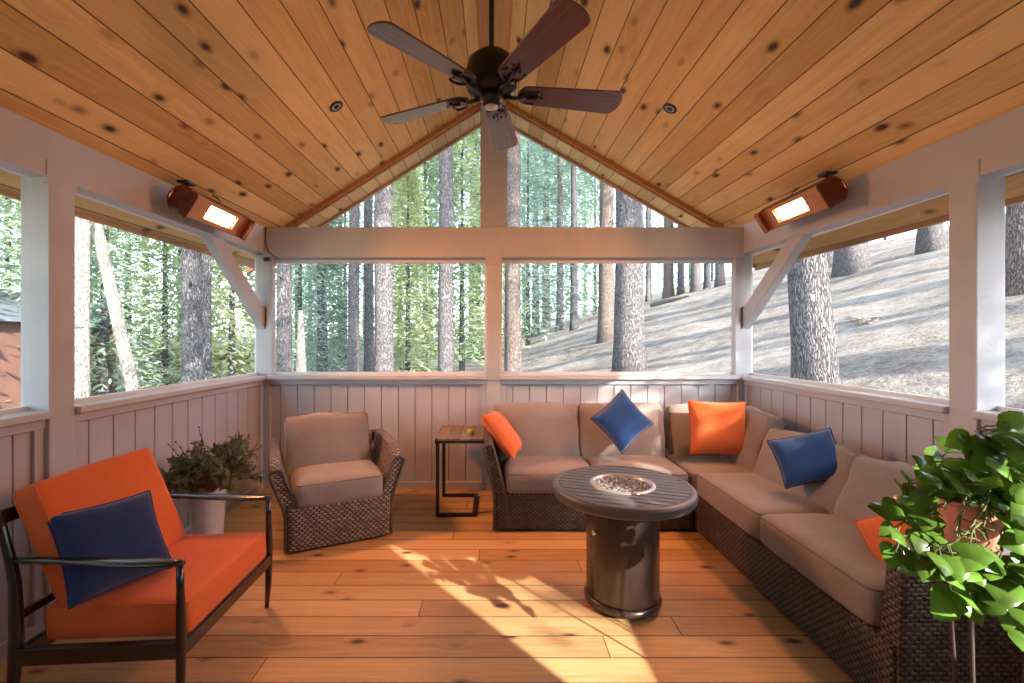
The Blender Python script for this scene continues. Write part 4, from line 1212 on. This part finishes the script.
FIRS = [(-40,12,'b',1,'bluish fir beyond the left wall at the photo edge'),(8,15,'a',1,'light green fir above the red brown house'),
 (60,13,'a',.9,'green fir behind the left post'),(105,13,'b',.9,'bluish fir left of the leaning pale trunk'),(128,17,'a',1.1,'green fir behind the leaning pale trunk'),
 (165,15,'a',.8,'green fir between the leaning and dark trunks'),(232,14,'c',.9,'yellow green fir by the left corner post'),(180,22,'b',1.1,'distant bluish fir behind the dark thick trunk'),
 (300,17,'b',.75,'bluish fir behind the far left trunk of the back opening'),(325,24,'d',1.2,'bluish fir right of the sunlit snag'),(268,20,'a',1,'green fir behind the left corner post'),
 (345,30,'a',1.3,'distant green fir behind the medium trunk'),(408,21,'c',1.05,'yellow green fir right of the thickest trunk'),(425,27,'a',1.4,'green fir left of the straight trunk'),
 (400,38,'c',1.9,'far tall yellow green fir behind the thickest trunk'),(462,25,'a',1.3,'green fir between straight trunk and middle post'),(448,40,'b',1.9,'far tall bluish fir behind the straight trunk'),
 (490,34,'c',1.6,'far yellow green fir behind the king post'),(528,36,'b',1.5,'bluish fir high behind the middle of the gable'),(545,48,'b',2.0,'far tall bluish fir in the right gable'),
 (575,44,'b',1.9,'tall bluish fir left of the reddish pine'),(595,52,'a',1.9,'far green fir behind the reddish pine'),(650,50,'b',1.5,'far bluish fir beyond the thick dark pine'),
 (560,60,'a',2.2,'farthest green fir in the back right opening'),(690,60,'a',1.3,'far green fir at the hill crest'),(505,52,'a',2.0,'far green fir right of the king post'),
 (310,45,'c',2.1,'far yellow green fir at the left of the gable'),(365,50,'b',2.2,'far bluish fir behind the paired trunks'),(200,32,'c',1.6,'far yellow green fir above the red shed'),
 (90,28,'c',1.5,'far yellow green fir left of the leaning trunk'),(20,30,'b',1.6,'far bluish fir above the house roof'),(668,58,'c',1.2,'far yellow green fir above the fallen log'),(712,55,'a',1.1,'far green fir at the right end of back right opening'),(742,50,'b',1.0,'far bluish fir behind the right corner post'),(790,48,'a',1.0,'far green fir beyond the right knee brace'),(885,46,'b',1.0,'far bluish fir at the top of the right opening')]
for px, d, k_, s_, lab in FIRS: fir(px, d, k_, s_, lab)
# young firs just outside the porch behind the viewpoint: right ones dapple the sun that comes in, left ones are added to darken the left post
for (pp, x, s_, lab) in ((2.75, 6.8, .82, 'young fir outside the right wall behind the viewpoint'), (4.3, 8.5, .8, 'young fir outside the right wall beyond the porch corner'), (-4.3, -5.0, .9, 'young fir outside the left wall behind the viewpoint'), (-7.4, -6.4, 1.0, 'second young fir added for shade outside the left wall behind the viewpoint'), (-2.9, -4.6, .62, 'smallest fir added for shade outside the left wall behind the viewpoint')):
    y = (pp-.77*x)/.636; me, hh = fm['d']
    e = thing('fir_tree', lab, 'tree', (x, y, ground(x, y)-.1), 1.3)
    o = bpy.data.objects.new('foliage', me); COL.objects.link(o); o.parent = e; o.scale = (s_, s_, s_)
    t = MB(); t.tube([(0, 0, -.2), (0, 0, hh*s_*.9)], [.1, .02], 8); t.build('trunk', M['barkd'], e)
# distant trunks on the crest
random.seed(8)
for i in range(22):
    px = random.choice([random.uniform(506, 742), random.uniform(640, 742), random.uniform(275, 480)])
    pine(px, random.uniform(3.5, 7), None, random.uniform(36, 62), mat=random.choice(['bark', 'bark2', 'barkd']), label='slim trunk among the far pines seen through the back openings', group='far pine trunks in the depth of the forest', hgt=22, stubs=3)
# fallen log, debris
p = ground_hit(652, 307); q = ground_hit(690, 297)
m = MB(); dv = (q-p); m.tube([(0, 0, .12), dv*.5+V((0, 0, .15)), dv+V((0, 0, .15))], [.20, .16, .10], 12)
o = m.build('fallen_log', M['deadwood']); o.location = p; tag(o, 'fallen grey log lying across the slope behind the back right opening', 'log')
for px, py, s_, lab in ((575, 352, .35, 'small pile of broken branches below the reddish pine'), (538, 361, .3, 'small pile of broken branches near the middle post'), (870, 325, .25, 'tuft of dry branches on the slope in right opening')):
    p = ground_hit(px, py); m = MB(); random.seed(int(px))
    for i in range(16):
        a_ = random.random()*PI; L_ = random.uniform(.4, 1)*s_*2
        c_ = V((random.uniform(-s_, s_), random.uniform(-s_, s_), random.uniform(.02, s_*.5))); dv = V((math.cos(a_), math.sin(a_), random.uniform(-.15, .3)))*L_*.5
        m.tube([c_-dv, c_+dv], [.02, .008], 5)
    o = m.build('brush_pile', M['deadwood']); o.location = p; o['kind'] = 'stuff'; tag(o, lab, 'branches')
# house on the left and red shed
c = at(-15, VY, 11); g = ground(c.x, c.y)
e = thing('neighbour_house', 'red brown house with slate roof seen past the left post', 'house', (c.x, c.y, g))
zt = at(10, 318, 10).z-g
m = MB(); m.box(-4, .7, -1.5, 3, -.3, zt); w_ = m.build('wall', M['brown_siding'], e)
m = MB(); m.prism([(-4.3, zt-.05), (1.1, zt-.05), (.9, zt+.05), (-2, zt+1.0), (-4.3, zt+.3)], -1.9, 3.4); m.build('roof', M['roofblue'], e)
m = MB(); m.box(-1.6, -.7, -1.53, -1.5, .9, 1.9); m.build('window', M['outwhite'], e)
c = at(192, VY, 19); g = ground(c.x, c.y)
e = thing('garden_shed', 'low red brown shed among the firs in the left opening', 'shed', (c.x, c.y, g))
zt = at(190, 349, 19).z-g
m = MB(); m.box(-1.5, 1.6, 0, 2, -.3, zt-.25); m.build('wall', M['brown_siding'], e)
m = MB(); m.prism([(-1.8, zt-.3), (1.9, zt-.3), (1.9, zt-.2), (0, zt+.1), (-1.8, zt-.2)], -.3, 2.3); m.build('roof', M['brown_siding'], e)
m = MB(); m.box(-.2, .5, -.03, .0, 0, zt-.4); m.build('door', M['woodtrim'], e)

# ------------------------------------------------------------------ light
az = V((.636, -.77, .415)).normalized()   # toward the sun
sd = bpy.data.lights.new('sun', 'SUN'); sd.energy = 5.6; sd.angle = R(.53); sd.color = (1, .93, .82)
so = bpy.data.objects.new('sun', sd); COL.objects.link(so); so.rotation_euler = az.to_track_quat('Z', 'Y').to_euler()
w = bpy.data.worlds.new('world'); scene.world = w; w.use_nodes = True; nt = w.node_tree
for n in list(nt.nodes): nt.nodes.remove(n)
N = NB(nt); out = N.n('ShaderNodeOutputWorld'); bg = N.n('ShaderNodeBackground')
sky = N.n('ShaderNodeTexSky', sky_type='NISHITA'); sky.sun_disc = False
sky.sun_elevation = math.asin(az.z); sky.sun_rotation = math.atan2(az.x, az.y)
sky.air_density = 1.0; sky.dust_density = 3.0; sky.altitude = 1900
hs = N.n('ShaderNodeHueSaturation'); hs.inputs['Saturation'].default_value = .8; hs.inputs['Value'].default_value = 1
N.l(sky.outputs[0], hs.inputs['Color']); N.l(hs.outputs[0], bg.inputs[0]); bg.inputs[1].default_value = .6
N.l(bg.outputs[0], out.inputs[0])

# ------------------------------------------------------------------ camera
cd = bpy.data.cameras.new('camera'); cd.sensor_width = 36; cd.lens = 36*F/1024
cd.shift_x = 18/1024; cd.shift_y = -3.5/1024; cd.clip_end = 400; cd.clip_start = .05
co = bpy.data.objects.new('camera', cd); COL.objects.link(co); co.location = (0, 0, H); co.rotation_euler = (R(90), 0, 0)
scene.camera = co
vs = scene.view_settings; vs.view_transform = 'Standard'; vs.look = 'None'; vs.gamma = 1; vs.use_curve_mapping = False
vs.exposure = 1.6
scene.cycles.max_bounces = 10; scene.cycles.diffuse_bounces = 5; scene.cycles.transparent_max_bounces = 12
scene.cycles.sample_clamp_indirect = 8
scene.cycles.use_denoising = True
